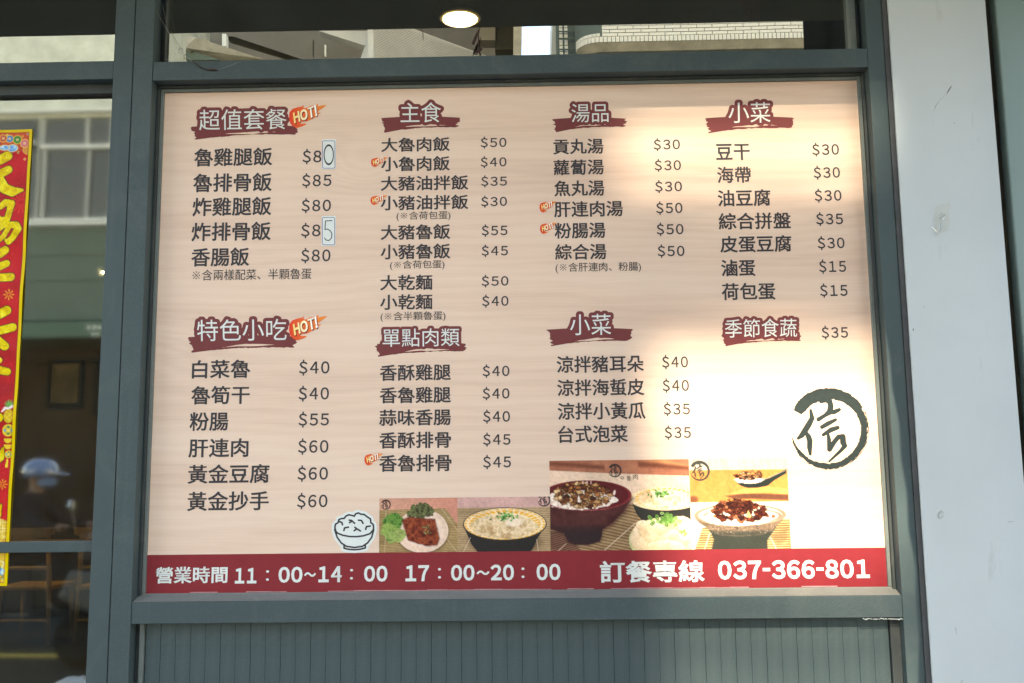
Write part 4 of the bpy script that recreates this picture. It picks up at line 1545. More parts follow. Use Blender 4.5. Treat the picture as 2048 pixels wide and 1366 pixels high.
# flame badges
def flame(x0, y0, x1, y1):
    """HOT! badge inside the pixel box; drawn in a unit frame taken from the first badge (77 x 50)"""
    sx_, sy_ = (x1 - x0) / 77.0, (y1 - y0) / 50.0
    T = lambda p: (x0 + p[0] * sx_, y0 + p[1] * sy_)
    main = [(0, 30), (1, 18), (7, 11), (16, 8), (26, 6), (31, 3), (29, 8), (33, 10), (44, 5), (54, 4), (60, 0), (59, 6), (66, 4), (78, 3), (70, 9), (62, 14), (57, 19), (66, 18), (60, 23), (53, 29),
            (46, 32), (38, 36), (24, 38), (23, 41), (34, 41), (36, 43), (26, 47), (16, 50), (7, 46), (2, 39)]
    main = [T(p) for p in main]
    cell_ = 0.8 * max(sx_, .45)

    def col(X, Z):
        u = np.clip((X - x0) / (x1 - x0), 0, 1)[:, None]
        c1, c2 = np.array(srgb(232, 62, 40)), np.array(srgb(244, 140, 62))
        return c1 * (1 - u) + c2 * u
    px_shape('flame_badge', MT['print'], board_root, (x0 - 2, y0 - 2, x1 + 3, y1 + 3), cell_, lambda X, Z: poly_field(X, Z, main), BY - .0010, col)
    v, f = latin('HOT!', .045, .05)
    v = v + np.stack([v[:, 1] * .25, v[:, 1] * 0], 1)
    for off, lift, cc in (((1.6 * sx_, 2.2 * sy_), .0013, 'shadow'), ((0, 0), .0016, 'face')):
        X, Y = fit(v, x0 + 6 * sx_ + off[0], x0 + 60 * sx_ + off[0], y0 + 22 * sy_ + off[1], 22 * sy_, 0.32)
        pts = [P(a, b, BY - lift) for a, b in zip(X, Y)]
        if cc == 'shadow':
            cols = np.tile(np.array(srgb(150, 35, 35)), (len(pts), 1))
        else:
            u = np.clip((X - x0) / (x1 - x0) * 1.4, 0, 1)[:, None]
            cols = np.array(srgb(252, 200, 60)) * (1 - u) + np.array(srgb(250, 246, 235)) * u
        flat_mesh('flame_lettering', pts, f, MT['print'], board_root, cols)


for b_ in ((578, 207, 653, 256), (578, 629, 654, 681), (742, 313, 776, 334), (741, 389, 775, 410), (729, 905, 766, 931), (1079, 401, 1113, 425), (1080, 444, 1114, 468)):
    flame(*b_)

# the round brush logo with its character
LOGO = [[(505, 500, 10), (522, 600, 24), (485, 670, 30), (430, 760, 30), (395, 810, 26), (350, 848, 11)], [(450, 780, 14), (480, 830, 26), (495, 880, 27), (492, 960, 25), (500, 1045, 10)],
        [(632, 397, 10), (690, 378, 16), (742, 392, 26), (755, 450, 28), (740, 520, 30), (680, 565, 16), (603, 612, 20)], [(765, 520, 24), (800, 520, 22), (860, 492, 15)],
        [(645, 708, 18), (720, 665, 22), (815, 617, 12)], [(662, 803, 13), (760, 742, 24), (842, 715, 17)],
        [(722, 800, 10), (732, 860, 18), (740, 985, 24)], [(745, 975, 24), (800, 890, 22), (850, 830, 22), (905, 828, 28), (908, 900, 30), (930, 940, 22), (880, 1000, 14), (735, 1135, 5)]]
LOGO = [[((x / 6.208 + 1540), (y / 6.208 + 740), r / 6.208) for x, y, r in st] for st in LOGO]
LCX, LCY = 1655.5, 857.0


def logo_field(X, Z, rough=1.0):
    F = strokes_field(X, Z, LOGO)
    dx, dy = X - LCX, Z - LCY
    ang = np.degrees(np.arctan2(-dy, dx))                # 0 = right, 90 = up
    s = (152 - ang) % 360                                # distance clockwise from the start at upper left
    u = s / 318.0
    R = 72 + 3.5 * np.sin(np.radians(s * .9 - 100)) + 3 * np.clip(u - .5, 0, 1)
    T = np.interp(u, [0, .03, .12, .3, .45, .6, .8, .93, 1.0], [8.5, 11.5, 12, 10.5, 8, 7.6, 5.6, 3.4, .5])
    rr = np.hypot(dx, dy)
    edge = np.abs(rr - R) - T
    ny = vnoise(X, Z, 3.0, 21, 3) + .8 * vnoise(ang / 2.2, rr * 1.2, 2.0, 22, 2)
    F = F - 1.1
    edge = edge + rough * 1.5 * ny
    # dry bristle streaks along the outer right side
    streak = (vnoise(ang * .35, rr * 1.6, 1.2, 31, 2) > .12) & (rr > R + T * .55) & (u > .38)
    edge = np.where(streak, np.maximum(edge, .3), edge)
    edge = np.where(s > 318, 9, edge)
    return np.minimum(F, edge)


px_shape('round_logo', MT['logo'], board_root, (1570, 768, 1738, 945), .8, logo_field, BY - .0006)

# corrected prices on white paper patches (stuck onto the board)
for k, (x0, y0, x1, y1, digit) in enumerate(((643.5, 279, 671.5, 339, '0'), (643, 432.5, 671, 492, '5'))):
    lab = 'white paper patch with a handwritten %s in the %s price' % (digit, ('first', 'fourth')[k])
    pt = thing('price_patch', lab, 'sticker', tuple(P(x0, y1, BY - .001)), 'handwritten price patches')
    A, B_, C_, D_ = P(x0, y1, BY), P(x1, y1, BY), P(x1 - .5, y0, BY), P(x0, y0, BY)
    MB().box(A[0], B_[0], BY - .0014, BY - .0009, A[2], D_[2]).build('paper', MT['patch'], pt)
    cx_, cy_ = (x0 + x1) / 2, (y0 + y1) / 2
    px_shape('blue_border', MT['blue_ink'], pt, (x0 - 1, y0 - 1, x1 + 1, y1 + 1), .5,
             lambda X, Z: np.abs(np.hypot(np.maximum(np.abs(X - cx_) - 9.5, 0), np.maximum(np.abs(Z - cy_) - 24.5, 0)) + np.minimum(np.maximum(np.abs(X - cx_) - 9.5, np.abs(Z - cy_) - 24.5), 0) - 2.8) - .55, BY - .0016)
    if digit == '0':
        fld = lambda X, Z: np.abs(np.hypot((X - cx_) / 9.3, (Z - cy_ - .5) / 19.0) - 1) * 9.3 - .95
    else:
        st5 = [[(x0 + 21, 441, .9), (x0 + 8, 442, .9), (x0 + 7, 459, .9), (x0 + 12, 458, .9), (x0 + 18, 462, .9), (x0 + 21, 468, .9), (x0 + 20, 476, .9), (x0 + 15, 481, .9), (x0 + 9, 480, .9), (x0 + 6, 476, .9)]]
        fld = lambda X, Z: strokes_field(X, Z, st5)
    px_shape('handwritten_digit', MT['black_ink'], pt, (x0, y0, x1, y1), .5, fld, BY - .0018)

# bowl of rice emblem
zc_ = lambda st: [(x / 4.357 + 640, y / 4.357 + 960, 1.7) for x, y in st]
RICE = [zc_(s) for s in ([(135, 440), (130, 410), (135, 385), (158, 372), (165, 345), (190, 335), (210, 335), (225, 315), (250, 303), (275, 308), (300, 315), (310, 295), (335, 287), (355, 298), (385, 300), (410, 320), (440, 340), (443, 372), (462, 385), (467, 405), (465, 430)],
                         [(128, 430), (150, 462), (200, 482), (260, 493), (320, 494), (380, 486), (435, 468), (468, 430)],
                         [(130, 440), (150, 500), (185, 548), (230, 578), (300, 588), (370, 578), (415, 548), (450, 500), (468, 435)],
                         [(210, 570), (210, 595), (250, 604), (300, 608), (350, 603), (395, 592), (395, 570)],
                         [(168, 362), (190, 370), (196, 390)], [(255, 350), (275, 352), (302, 378)], [(272, 364), (258, 371)], [(335, 350), (362, 353), (375, 378)], [(208, 440), (215, 417), (248, 411)],
                         [(298, 442), (320, 425), (352, 444)], [(304, 412), (320, 425)], [(398, 430), (405, 406), (438, 401)])]
BOWL = [(x, y) for x, y, r in RICE[0]] + [(x, y) for x, y, r in reversed(RICE[2])]
px_shape('bowl_emblem', MT['patch'], board_root, (655, 1012, 760, 1112), .8, lambda X, Z: np.minimum(poly_field(X, Z, BOWL) - 6.5, strokes_field(X, Z, [RICE[3]]) - 5), BY - .0006)
px_shape('bowl_outline', MT['ink'], board_root, (660, 1015, 756, 1106), .5, lambda X, Z: strokes_field(X, Z, RICE), BY - .0009)


# ------------------------------------------------------------------ printed pictures: painted vertex by vertex
class Canvas:
    def __init__(s, x0, y0, x1, y1, step=1.0):
        s.b = (x0, y0, x1, y1)
        s.xs, s.ys = np.arange(x0, x1 + step * .5, step), np.arange(y0, y1 + step * .5, step)
        s.X, s.Y = np.meshgrid(s.xs, s.ys)
        s.C = np.zeros(s.X.shape + (3,))

    def fill(s, m, rgb, a=1.0):
        m = np.clip(m * a, 0, 1)[..., None]
        rgb = np.asarray(rgb, float)
        s.C = s.C * (1 - m) + rgb * m

    def soft(s, F, w=.8):
        return np.clip(.5 - F / w, 0, 1)

    def ell(s, cx, cy, rx, ry, rot=0.0):
        c, q = math.cos(rot), math.sin(rot)
        dx, dy = s.X - cx, s.Y - cy
        u, v = dx * c + dy * q, -dx * q + dy * c
        return (np.hypot(u / rx, v / ry) - 1) * min(rx, ry)

    def poly(s, pts):
        return poly_field(s.X, s.Y, pts)

    def n(s, scale, seed, o=3, sx=1.0, sy=1.0):
        return vnoise(s.X * sx, s.Y * sy, scale, seed, o)

    def mottled(s, m, cols, scale, seed, a=1.0, sx=1.0, sy=1.0):
        """several colours chosen by noise"""
        t = (s.n(scale, seed, 3, sx, sy) * 1.6 + 1) / 2 * (len(cols) - 1)
        t = np.clip(t, 0, len(cols) - 1.001)
        i = np.floor(t).astype(int)
        cols = np.array(cols, float)
        fr_ = (t - i)[..., None]
        c = cols[i] * (1 - fr_) + cols[i + 1] * fr_
        mm = np.clip(m * a, 0, 1)[..., None]
        s.C = s.C * (1 - mm) + c * mm

    def chunks(s, mask_fn, cols, n, size, seed, flat=.7):
        """scattered lumps with a lit and a dark side printed on each"""
        rng = random.Random(seed)
        x0, y0, x1, y1 = mask_fn
        for _ in range(n):
            for _t in range(20):
                cx, cy = rng.uniform(x0, x1), rng.uniform(y0, y1)
                if ((cx - (x0 + x1) / 2) / (x1 - x0) * 2) ** 2 + ((cy - (y0 + y1) / 2) / (y1 - y0) * 2) ** 2 < 1:
                    break
            r = size * rng.uniform(.55, 1.2)
            rot = rng.uniform(0, 3.1)
            nk = rng.randint(4, 6)
            pts = []
            for q in range(nk):
                t = rot + 2 * math.pi * q / nk + rng.uniform(-.35, .35)
                k = r * rng.uniform(.65, 1.15)
                pts.append((cx + k * math.cos(t), cy + k * flat * math.sin(t)))
            i0, i1 = np.searchsorted(s.xs, (cx - r * 2 - 3, cx + r * 2 + 3))
            j0, j1 = np.searchsorted(s.ys, (cy - r * 2 - 3, cy + r * 2 + 3))
            sl = (slice(j0, j1), slice(i0, i1))
            if j1 <= j0 or i1 <= i0:
                continue
            Xs, Ys = s.X[sl], s.Y[sl]
            F = poly_field(Xs, Ys, pts) + .9 * vnoise(Xs, Ys, 2.6, seed, 2)
            col = np.array(rng.choice(cols), float)
            sub = s.C[sl]

            def bl2(sub, m, c):
                m = np.clip(m, 0, 1)[..., None]
                return sub * (1 - m) + np.asarray(c) * m
            sub = bl2(sub, np.clip(.5 - (F - .4) / 1.5, 0, 1) * .8, col * .4)
            sub = bl2(sub, np.clip(.5 - (F + .7) / 1.6, 0, 1), col * (1 + .25 * vnoise(Xs, Ys, 2.2, seed + 1, 2))[..., None] if False else col)
            tone = np.clip(.5 + (cy - Ys) / (r * 1.6), 0, 1) * np.clip(.5 - (F + 1.2) / 1.8, 0, 1) * rng.uniform(.1, .5)
            sub = bl2(sub, tone, np.minimum(255, col * 1.45 + 14))
            s.C[sl] = sub

    def to_mesh(s, name, parent, Y, m='print', gain=0.92):
        H, W = s.X.shape
        g1_ = 1 + .05 * s.n(1.3, 91, 1) + .07 * s.n(5, 92, 3) + .07 * s.n(38, 93, 2)
        s.C = s.C * g1_[..., None] * np.array((1.04, .965, .92))
        c = np.clip(s.C, 0, 255) / 255
        lin = np.where(c <= .04045, c / 12.92, ((c + .055) / 1.055) ** 2.4) * gain
        # upright rectangle on the board
        x0, y0, x1, y1 = s.b
        a, b = P(x0, (y0 + y1) / 2, Y), P(x1, (y0 + y1) / 2, Y)
        zt, zb = P((x0 + x1) / 2, y0, Y)[2], P((x0 + x1) / 2, y1, Y)[2]
        gx = np.linspace(a[0], b[0], W)
        gz = np.linspace(zt, zb, H)
        GX_, GZ_ = np.meshgrid(gx, gz)
        v = np.stack([GX_.ravel(), np.full(GX_.size, Y), GZ_.ravel()], 1)
        idx = np.arange(H * W).reshape(H, W)
        f = np.stack([idx[:-1, :-1], idx[1:, :-1], idx[1:, 1:], idx[:-1, 1:]], -1).reshape(-1, 4)
        return flat_mesh(name, v, f.tolist(), MT[m], parent, lin.reshape(-1, 3))

    def logo(s, cx, cy, r, col=(45, 40, 40)):
        k = r / 78.0
        X, Z = (s.X - cx) / k + LCX, (s.Y - cy) / k + LCY
        F = logo_field(X, Z, .5) * k
        s.fill(s.soft(F - .25, .9), col, .92)

    def mat_rug(s, m, seed, ang=0.0, c1=(150, 125, 90), c2=(95, 72, 48), period=3.4):
        y = s.Y * math.cos(ang) + s.X * math.sin(ang)
        st = .5 + .5 * np.sin(y * 2 * math.pi / period + 1.2 * s.n(30, seed, 2))
        st = np.clip(st + .35 * s.n(25, seed + 1, 3, .5, 3), 0, 1)[..., None]
        c = np.array(c1, float) * st + np.array(c2, float) * (1 - st)
        mm = np.clip(m, 0, 1)[..., None]
        s.C = s.C * (1 - mm) + c * mm


# picture 1: braised cutlet on a plate with lettuce (zoom frame 640,960 / 4.357)
zz1 = lambda x, y: (x / 4.357 + 640, y / 4.357 + 960)
c1 = Canvas(758.5, 996, 915, 1106)
g = ((c1.X - 758) / 157)[..., None]
c1.C[:] = np.array((214, 162, 140)) * (1 - g) + np.array((205, 140, 122)) * g
rug = c1.poly([zz1(518, 260), zz1(1090, 250), zz1(1205, 400), zz1(1205, 660), zz1(500, 660)])
c1.mat_rug(c1.soft(rug), 3, .05, (178, 155, 112), (128, 102, 66), 3.2)
for a, b_ in ((zz1(575, 265), zz1(565, 640)), (zz1(1060, 255), zz1(1200, 450)), (zz1(1100, 510), zz1(1195, 635))):
    c1.fill(c1.soft(seg_d(c1.X, c1.Y, a, b_, .5, .5)), (220, 205, 175), .7)
px_, py_ = zz1(890, 445)
c1.fill(c1.soft(c1.ell(px_, py_ + 3, 53, 44), 6), (80, 60, 45), .55)
c1.fill(c1.soft(c1.ell(px_, py_, 52, 43.5)), (225, 200, 182))
c1.fill(c1.soft(c1.ell(px_, py_ - 2, 42, 33), 6), (238, 215, 200), .7)
rng = random.Random(5)
for (bx_, by_, r, cols) in ((zz1(640, 360) + (20, ((62, 118, 50), (100, 152, 68), (38, 84, 38)))), (zz1(600, 430) + (16, ((112, 150, 72), (150, 180, 98), (80, 122, 54)))), (zz1(680, 480) + (17, ((128, 158, 78), (165, 184, 112), (92, 130, 60)))), (zz1(620, 500) + (13, ((122, 152, 76), (155, 180, 106), (90, 128, 60))))):
    F = c1.ell(bx_, by_, r, r * .8) + 4 * c1.n(6, int(bx_), 3)
    c1.mottled(c1.soft(F, 1.5), cols, 5, int(by_))
for (bx_, by_, r) in (zz1(840, 260) + (13,), zz1(900, 240) + (12,), zz1(945, 275) + (12,), zz1(880, 290) + (14,), zz1(800, 300) + (9,)):
    F = c1.ell(bx_, by_, r, r * .9) + 4.5 * c1.n(5, int(bx_), 3)
    c1.mottled(c1.soft(F, 1.5), ((35, 40, 25), (75, 75, 45), (110, 125, 80), (55, 40, 35)), 4, int(by_))
F = c1.poly([zz1(712, 350), zz1(770, 325), zz1(870, 335), zz1(1000, 345), zz1(1015, 420), zz1(1040, 510), zz1(1015, 570), zz1(930, 575), zz1(840, 550), zz1(765, 520), zz1(740, 430)]) + 1.3 * c1.n(5, 44, 3)
c1.fill(c1.soft(F - 1, 3), (70, 35, 30), .6)
c1.mottled(c1.soft(F), ((70, 24, 18), (105, 42, 28), (130, 55, 35), (155, 80, 50), (90, 30, 22)), 7, 77)
for _ in range(16):
    a = zz1(rng.uniform(895, 965), rng.uniform(395, 470))
    c1.fill(c1.soft(c1.ell(a[0], a[1], 1.8, 1.1, rng.uniform(0, 3))), rng.choice(((60, 90, 50), (100, 140, 80), (150, 160, 110))), .9)
c1.logo(*zz1(571, 212), 9.5)
c1.to_mesh('food_picture', board_root, BY - .0005)

# picture 2: soup bowl with yellow inner rim
c2 = Canvas(915, 994, 1101.5, 1105)
g = ((c2.Y - 994) / 24)[..., None]
c2.C[:] = (205, 165, 160)
c2.mat_rug(c2.soft(zz1(0, 240)[1] - c2.Y), 8, .0, (190, 165, 130), (140, 115, 85), 3.6)
bx_, by_ = zz1(1610, 385)
c2.fill(c2.soft(c2.ell(bx_, by_ + 36, 70, 26), 8), (90, 68, 50), .7)
c2.fill(c2.soft(c2.poly([zz1(1250, 400), zz1(1968, 395), zz1(1900, 500), zz1(1850, 600), zz1(1800, 660), zz1(1400, 660), zz1(1320, 560)])), (42, 40, 40))
c2.fill(c2.soft(c2.ell(bx_, by_, 83.5, 33.5)), (60, 45, 38))
c2.fill(c2.soft(c2.ell(bx_, by_ - .6, 81.5, 31.5)), (236, 216, 180))
ang = np.arctan2((c2.Y - by_) / 31.5, (c2.X - bx_) / 81.5)
rr = np.hypot((c2.Y - by_) / 31.5, (c2.X - bx_) / 81.5)
cells = (np.sin(ang * 34 + 6 * rr) > -.62) & (np.sin(rr * 26) > -.75) & (rr > .72) & (rr < .985)
c2.fill(np.where(cells, 1.0, 0), (238, 175, 60), .93)
F = c2.ell(bx_ - 2, by_ + 5, 66, 24) + 3 * c2.n(9, 61, 3)
c2.mottled(c2.soft(F, 2), ((190, 160, 120), (215, 190, 150), (235, 215, 185), (205, 180, 135), (225, 205, 175)), 9, 23)
for (a, r) in ((zz1(1420, 440), 8), (zz1(1480, 420), 7), (zz1(1660, 420), 9), (zz1(1760, 400), 8), (zz1(1620, 490), 10), (zz1(1500, 465), 6)):
    F = c2.ell(a[0], a[1], r, r * .6) + 2 * c2.n(4, int(a[0]), 3)
    c2.mottled(c2.soft(F, 3), ((150, 105, 60), (190, 150, 105), (215, 180, 140), (120, 90, 60)), 4, int(a[1]), .7)
c2.fill(c2.soft(c2.ell(*zz1(1690, 370), 17, 9) + 2 * c2.n(6, 3), 4), (238, 225, 208), .8)
for _ in range(46):
    a = zz1(rng.gauss(1625, 38), rng.gauss(320, 20))
    c2.fill(c2.soft(c2.ell(a[0], a[1], 2.4, 1.5, rng.uniform(0, 3))), rng.choice(((45, 105, 50), (80, 150, 75), (120, 180, 100), (35, 80, 40))), .9)
for a, b_ in ((zz1(1310, 500), zz1(1240, 640)), (zz1(1885, 520), zz1(1900, 640))):
    c2.fill(c2.soft(seg_d(c2.X, c2.Y, a, b_, .6, .6)), (225, 210, 190), .8)
c2.logo(*zz1(1952, 178), 12.5)
c2.to_mesh('food_picture', board_root, BY - .0005)

# picture 3: large lacquer bowl of braised pork rice, soup and wontons (zoom 1090,900 / 6.503)
zz3 = lambda x, y: (x / 6.503 + 1090, y / 6.503 + 900)
c3 = Canvas(1100, 920, 1380.5, 1103)
c3.C[:] = (176, 112, 88)
c3.mottled(c3.soft(c3.Y - zz3(0, 290)[1]), ((160, 98, 76), (176, 112, 88), (190, 125, 95)), 30, 4)
for (x0, x1, yy) in ((60, 780, 190), (1230, 1900, 215)):
    F = c3.poly([zz3(x0, yy - 55), zz3((x0 + x1) / 2, yy - 25), zz3(x1, yy + 15), zz3(x1, yy + 60), zz3((x0 + x1) / 2, yy + 30), zz3(x0, yy + 5)])
    c3.fill(c3.soft(F, 6), (112, 62, 46), .8)
F = c3.poly([zz3(1240, 130), zz3(1560, 130), zz3(1900, 215), zz3(1500, 170)])
c3.fill(c3.soft(F, 5), (205, 150, 100), .8)
F = c3.poly([zz3(40, 255), zz3(800, 300), zz3(1950, 350), zz3(1950, 1400), zz3(40, 1400)])
c3.fill(c3.soft(F, 2), (232, 205, 182))
F = c3.poly([zz3(40, 1010), zz3(700, 800), zz3(1150, 700), zz3(1300, 900), zz3(1300, 1400), zz3(40, 1400)])
c3.mat_rug(c3.soft(F, 4), 12, -.22, (176, 148, 112), (118, 90, 64), 6.0)
F = c3.poly([zz3(60, 1060), zz3(200, 1040), zz3(560, 1400), zz3(60, 1400)])
c3.mat_rug(c3.soft(F, 2), 14, .25, (140, 100, 80), (72, 45, 38), 4.0)
c3.fill(c3.soft(seg_d(c3.X, c3.Y, zz3(1170, 955), zz3(740, 1320), .8, .8)), (225, 205, 185), .9)
c3.fill(c3.soft(seg_d(c3.X, c3.Y, zz3(270, 1210), zz3(140, 1320), .7, .7)), (220, 200, 180), .8)
# second bowl (dark outside, yellow pattern inside)
F = c3.poly([zz3(1110, 640), zz3(1900, 700), zz3(1900, 1010), zz3(1260, 930), zz3(1190, 840)])
c3.fill(c3.soft(F), (48, 48, 46))
bx_, by_ = zz3(1570, 640)
c3.fill(c3.soft(c3.ell(bx_, by_, 72, 24)), (240, 222, 190))
rr = np.hypot((c3.Y - by_) / 24, (c3.X - bx_) / 72)
ang = np.arctan2((c3.Y - by_) / 24, (c3.X - bx_) / 72)
cells = (np.sin(ang * 34) > -.4) & (np.sin(rr * 26) > -.6) & (rr > .74) & (rr < .97)
c3.fill(np.where(cells, 1., 0), (236, 184, 82), .9)
c3.mottled(c3.soft(c3.ell(bx_ + 6, by_ + 4, 58, 18) + 2 * c3.n(8, 9), 3), ((220, 185, 140), (238, 215, 180), (245, 230, 205), (228, 200, 160)), 9, 31)
c3.mottled(c3.soft(c3.ell(*zz3(1330, 620), 12, 12) + 2 * c3.n(6, 19), 3), ((170, 120, 70), (215, 175, 125), (235, 205, 165)), 5, 30, .6)
for _ in range(50):
    a = zz3(rng.gauss(1520, 55), rng.gauss(585, 24))
    c3.fill(c3.soft(c3.ell(a[0], a[1], 2.6, 1.8, rng.uniform(0, 3))), rng.choice(((68, 125, 56), (98, 158, 78), (136, 182, 112), (48, 98, 42))), .9)
# wonton plate
F = c3.ell(*zz3(1560, 1180), 74, 46)
c3.fill(c3.soft(F), (205, 222, 160))
c3.fill(c3.soft(F + 5), (232, 232, 200))
WN = [(1250, 1130, 26, 34, .4), (1340, 1040, 24, 20, -.5), (1700, 1180, 40, 36, .3), (1500, 1130, 38, 28, -.3), (1600, 960, 36, 14, .05), (1760, 960, 26, 16, .1), (1480, 1010, 22, 18, .2), (1560, 1260, 44, 14, 0), (1820, 1080, 18, 30, 0), (1250, 980, 14, 12, 0)]
for i, (x, y, rx_, ry_, ro) in enumerate(WN):
    a = zz3(x, y)
    F = c3.ell(a[0], a[1], rx_ * .85, ry_ * .85, ro) + 1.8 * c3.n(9, 50 + i, 2)
    c3.fill(c3.soft(F - .5, 4), (186, 150, 106), .5)
    c3.mottled(c3.soft(F), ((222, 196, 158), (238, 216, 182), (246, 230, 204)), 14, 60 + i)
    c3.fill(c3.soft(F) * np.clip((c3.Y - a[1]) / (ry_ * .9), 0, 1), (206, 172, 128), .6)
    c3.fill(c3.soft(F) * np.clip((a[1] - c3.Y) / (ry_ * .9), 0, 1), (252, 240, 218), .6)
    c3.fill(c3.soft(seg_d(c3.X, c3.Y, (a[0] - rx_ * .4, a[1] + ry_ * .3), (a[0] + rx_ * .2, a[1] - ry_ * .4), .2, .8), 2.5), (200, 164, 118), .45)
for _ in range(60):
    a = zz3(rng.gauss(1580, 80), rng.gauss(920, 45))
    if a[1] > 1060:
        continue
    c3.fill(c3.soft(np.abs(c3.ell(a[0], a[1], 2.6, 2.0, rng.uniform(0, 3))) - 1.0), rng.choice(((84, 140, 62), (118, 172, 88), (150, 196, 120))), .9)
for _ in range(10):
    a = zz3(rng.gauss(1790, 25), rng.gauss(1090, 20))
    c3.fill(c3.soft(c3.ell(a[0], a[1], 2.6, 1.8, rng.uniform(0, 3))), (110, 185, 80), .9)
# lacquer bowl
bx_, by_ = zz3(540, 590)
F = c3.poly([zz3(-60, 600), zz3(1125, 640), zz3(1020, 800), zz3(880, 940), zz3(740, 1040), zz3(730, 1120), zz3(700, 1190), zz3(560, 1230), zz3(380, 1230), zz3(290, 1190), zz3(240, 1080), zz3(40, 1010), zz3(-60, 950)])
c3.fill(c3.soft(F - 3, 6), (70, 50, 42), .5)
c3.fill(c3.soft(F), (66, 34, 36))
c3.mottled(c3.soft(np.maximum(F, c3.Y - zz3(0, 1000)[1]), 20), ((66, 30, 32), (92, 50, 46), (76, 38, 38)), 26, 71, .8)
c3.fill(c3.soft(F + 2, 4) * c3.soft(zz3(0, 1020)[1] - c3.Y, 20), (44, 36, 38), .8)
F = c3.ell(bx_, by_, 90.5, 30.5)
c3.fill(c3.soft(F), (122, 40, 44))
c3.fill(c3.soft(F + 2.2), (92, 30, 34))
c3.mottled(c3.soft(F + 5, 4), ((84, 26, 30), (112, 42, 42)), 20, 72, .8)
F = c3.ell(bx_ - 14, by_ + 9, 72, 19.5) + 2.5 * c3.n(6, 73, 3)
c3.mottled(c3.soft(F, 1.5), ((205, 178, 160), (235, 220, 208), (248, 240, 232), (225, 205, 190)), 4, 74)
c3.fill(c3.soft(c3.ell(*zz3(905, 560), 2.5, 6, .3)), (235, 210, 205))
c3.fill(c3.soft(c3.ell(*zz3(860, 640), 14, 6, .2) + 1.5 * c3.n(3, 75)), (240, 228, 220))
c3.chunks((1110, 966, 1222, 1014), ((138, 80, 46), (170, 108, 66), (196, 144, 96), (100, 52, 32), (214, 172, 126), (75, 36, 24)), 170, 7.6, 76)
c3.chunks((1128, 964, 1190, 990), ((190, 135, 80), (215, 170, 115), (150, 90, 50), (90, 45, 28)), 26, 6.5, 78)
for x in (500, 555, 605):
    c3.fill(c3.soft(c3.ell(*zz3(x, 420), 1.6, 4)), (225, 190, 190), .8)
rng2 = random.Random(2)
for _ in range(26):
    t_ = rng2.uniform(math.pi * .05, math.pi * .95)
    c3.fill(c3.soft(c3.ell(bx_ + 90 * math.cos(t_), by_ + 30 * math.sin(t_), rng2.uniform(.8, 2.6), .8)), (215, 150, 150), .7)
c3.fill(c3.soft(np.abs(c3.ell(bx_, by_ + .5, 90, 30)) - .5) * c3.soft(by_ + 8 - c3.Y), (150, 62, 62), .8)
c3.logo(*zz3(918, 268), 12.8)
c3.fill(c3.soft(np.abs(c3.ell(*zz3(1013, 365), 2.6, 2.4)) - .5), (50, 42, 40), .9)
c3.to_mesh('food_picture', board_root, BY - .0005)
for tx, x0, x1, y, h in (('魯', 1253.5, 1262, 956.5, 10), ('肉', 1266, 1276, 953.5, 11)):
    write('picture_caption', tx, x0, x1, y, h, 'black_ink', 0.0, .0010)

# picture 4: stoneware bowl with pork rice and a spoon (zoom 1370,900 / 6.504)
zz4 = lambda x, y: (x / 6.504 + 1370, y / 6.504 + 900)
c4 = Canvas(1381.0, 917, 1578, 1101)
c4.C[:] = (205, 190, 176)
c4.mottled(np.ones_like(c4.X), ((196, 178, 164), (208, 192, 178), (214, 200, 188)), 14, 5, 1, 2, .2)
F = np.maximum(zz4(0, 258)[1] - c4.Y, c4.Y - zz4(0, 678)[1])
c4.mottled(c4.soft(F, 1.5), ((214, 138, 76), (226, 152, 88), (220, 145, 80)), 20, 6, 1, 1, .4)
F = c4.poly([zz4(530, 600), zz4(760, 570), zz4(1060, 575), zz4(1350, 590), zz4(1350, 665), zz4(900, 640), zz4(640, 640)])
c4.fill(c4.soft(F, 3), (112, 70, 55), .95)
F = c4.poly([zz4(560, 575), zz4(800, 505), zz4(1080, 480), zz4(1350, 520), zz4(1350, 580), zz4(1060, 560), zz4(760, 570)])
c4.fill(c4.soft(F, 3), (238, 176, 104), .95)
c4.fill(c4.soft(c4.ell(*zz4(110, 640), 10, 7), 4), (112, 66, 50), .8)
c4.fill(c4.soft(zz4(0, 680)[1] - c4.Y, 1.5), (236, 220, 198))
F = c4.poly([zz4(215, 1010), zz4(1365, 900), zz4(1400, 1400), zz4(70, 1400)])
c4.mat_rug(c4.soft(F, 2), 16, 0, (206, 184, 132), (104, 82, 52), 4.6)
for a, b_ in ((zz4(310, 1080), zz4(225, 1310)), (zz4(1080, 1120), zz4(1170, 1305))):
    c4.fill(c4.soft(seg_d(c4.X, c4.Y, a, b_, .8, .8)), (235, 225, 205), .9)
F = c4.poly([zz4(1090, 1130), zz4(1330, 1000), zz4(1300, 1180), zz4(1180, 1240)])
c4.fill(c4.soft(F, 8), (110, 85, 60), .5)
F = c4.poly([zz4(285, 1000), zz4(1200, 960), zz4(1100, 1110), zz4(1050, 1180), zz4(1050, 1310), zz4(320, 1310), zz4(360, 1160)])
c4.fill(c4.soft(F, 3), (52, 58, 52))
F = c4.poly([zz4(118, 880), zz4(1308, 850), zz4(1250, 930), zz4(1110, 1060), zz4(980, 1110), zz4(700, 1130), zz4(430, 1110), zz4(300, 1030), zz4(180, 950)])
c4.mottled(c4.soft(F), ((104, 88, 74), (128, 110, 92), (92, 78, 68)), 8, 21)
F2 = np.maximum(F, zz4(0, 1060)[1] - c4.Y)
c4.fill(c4.soft(F2, 8), (56, 60, 54), .9)
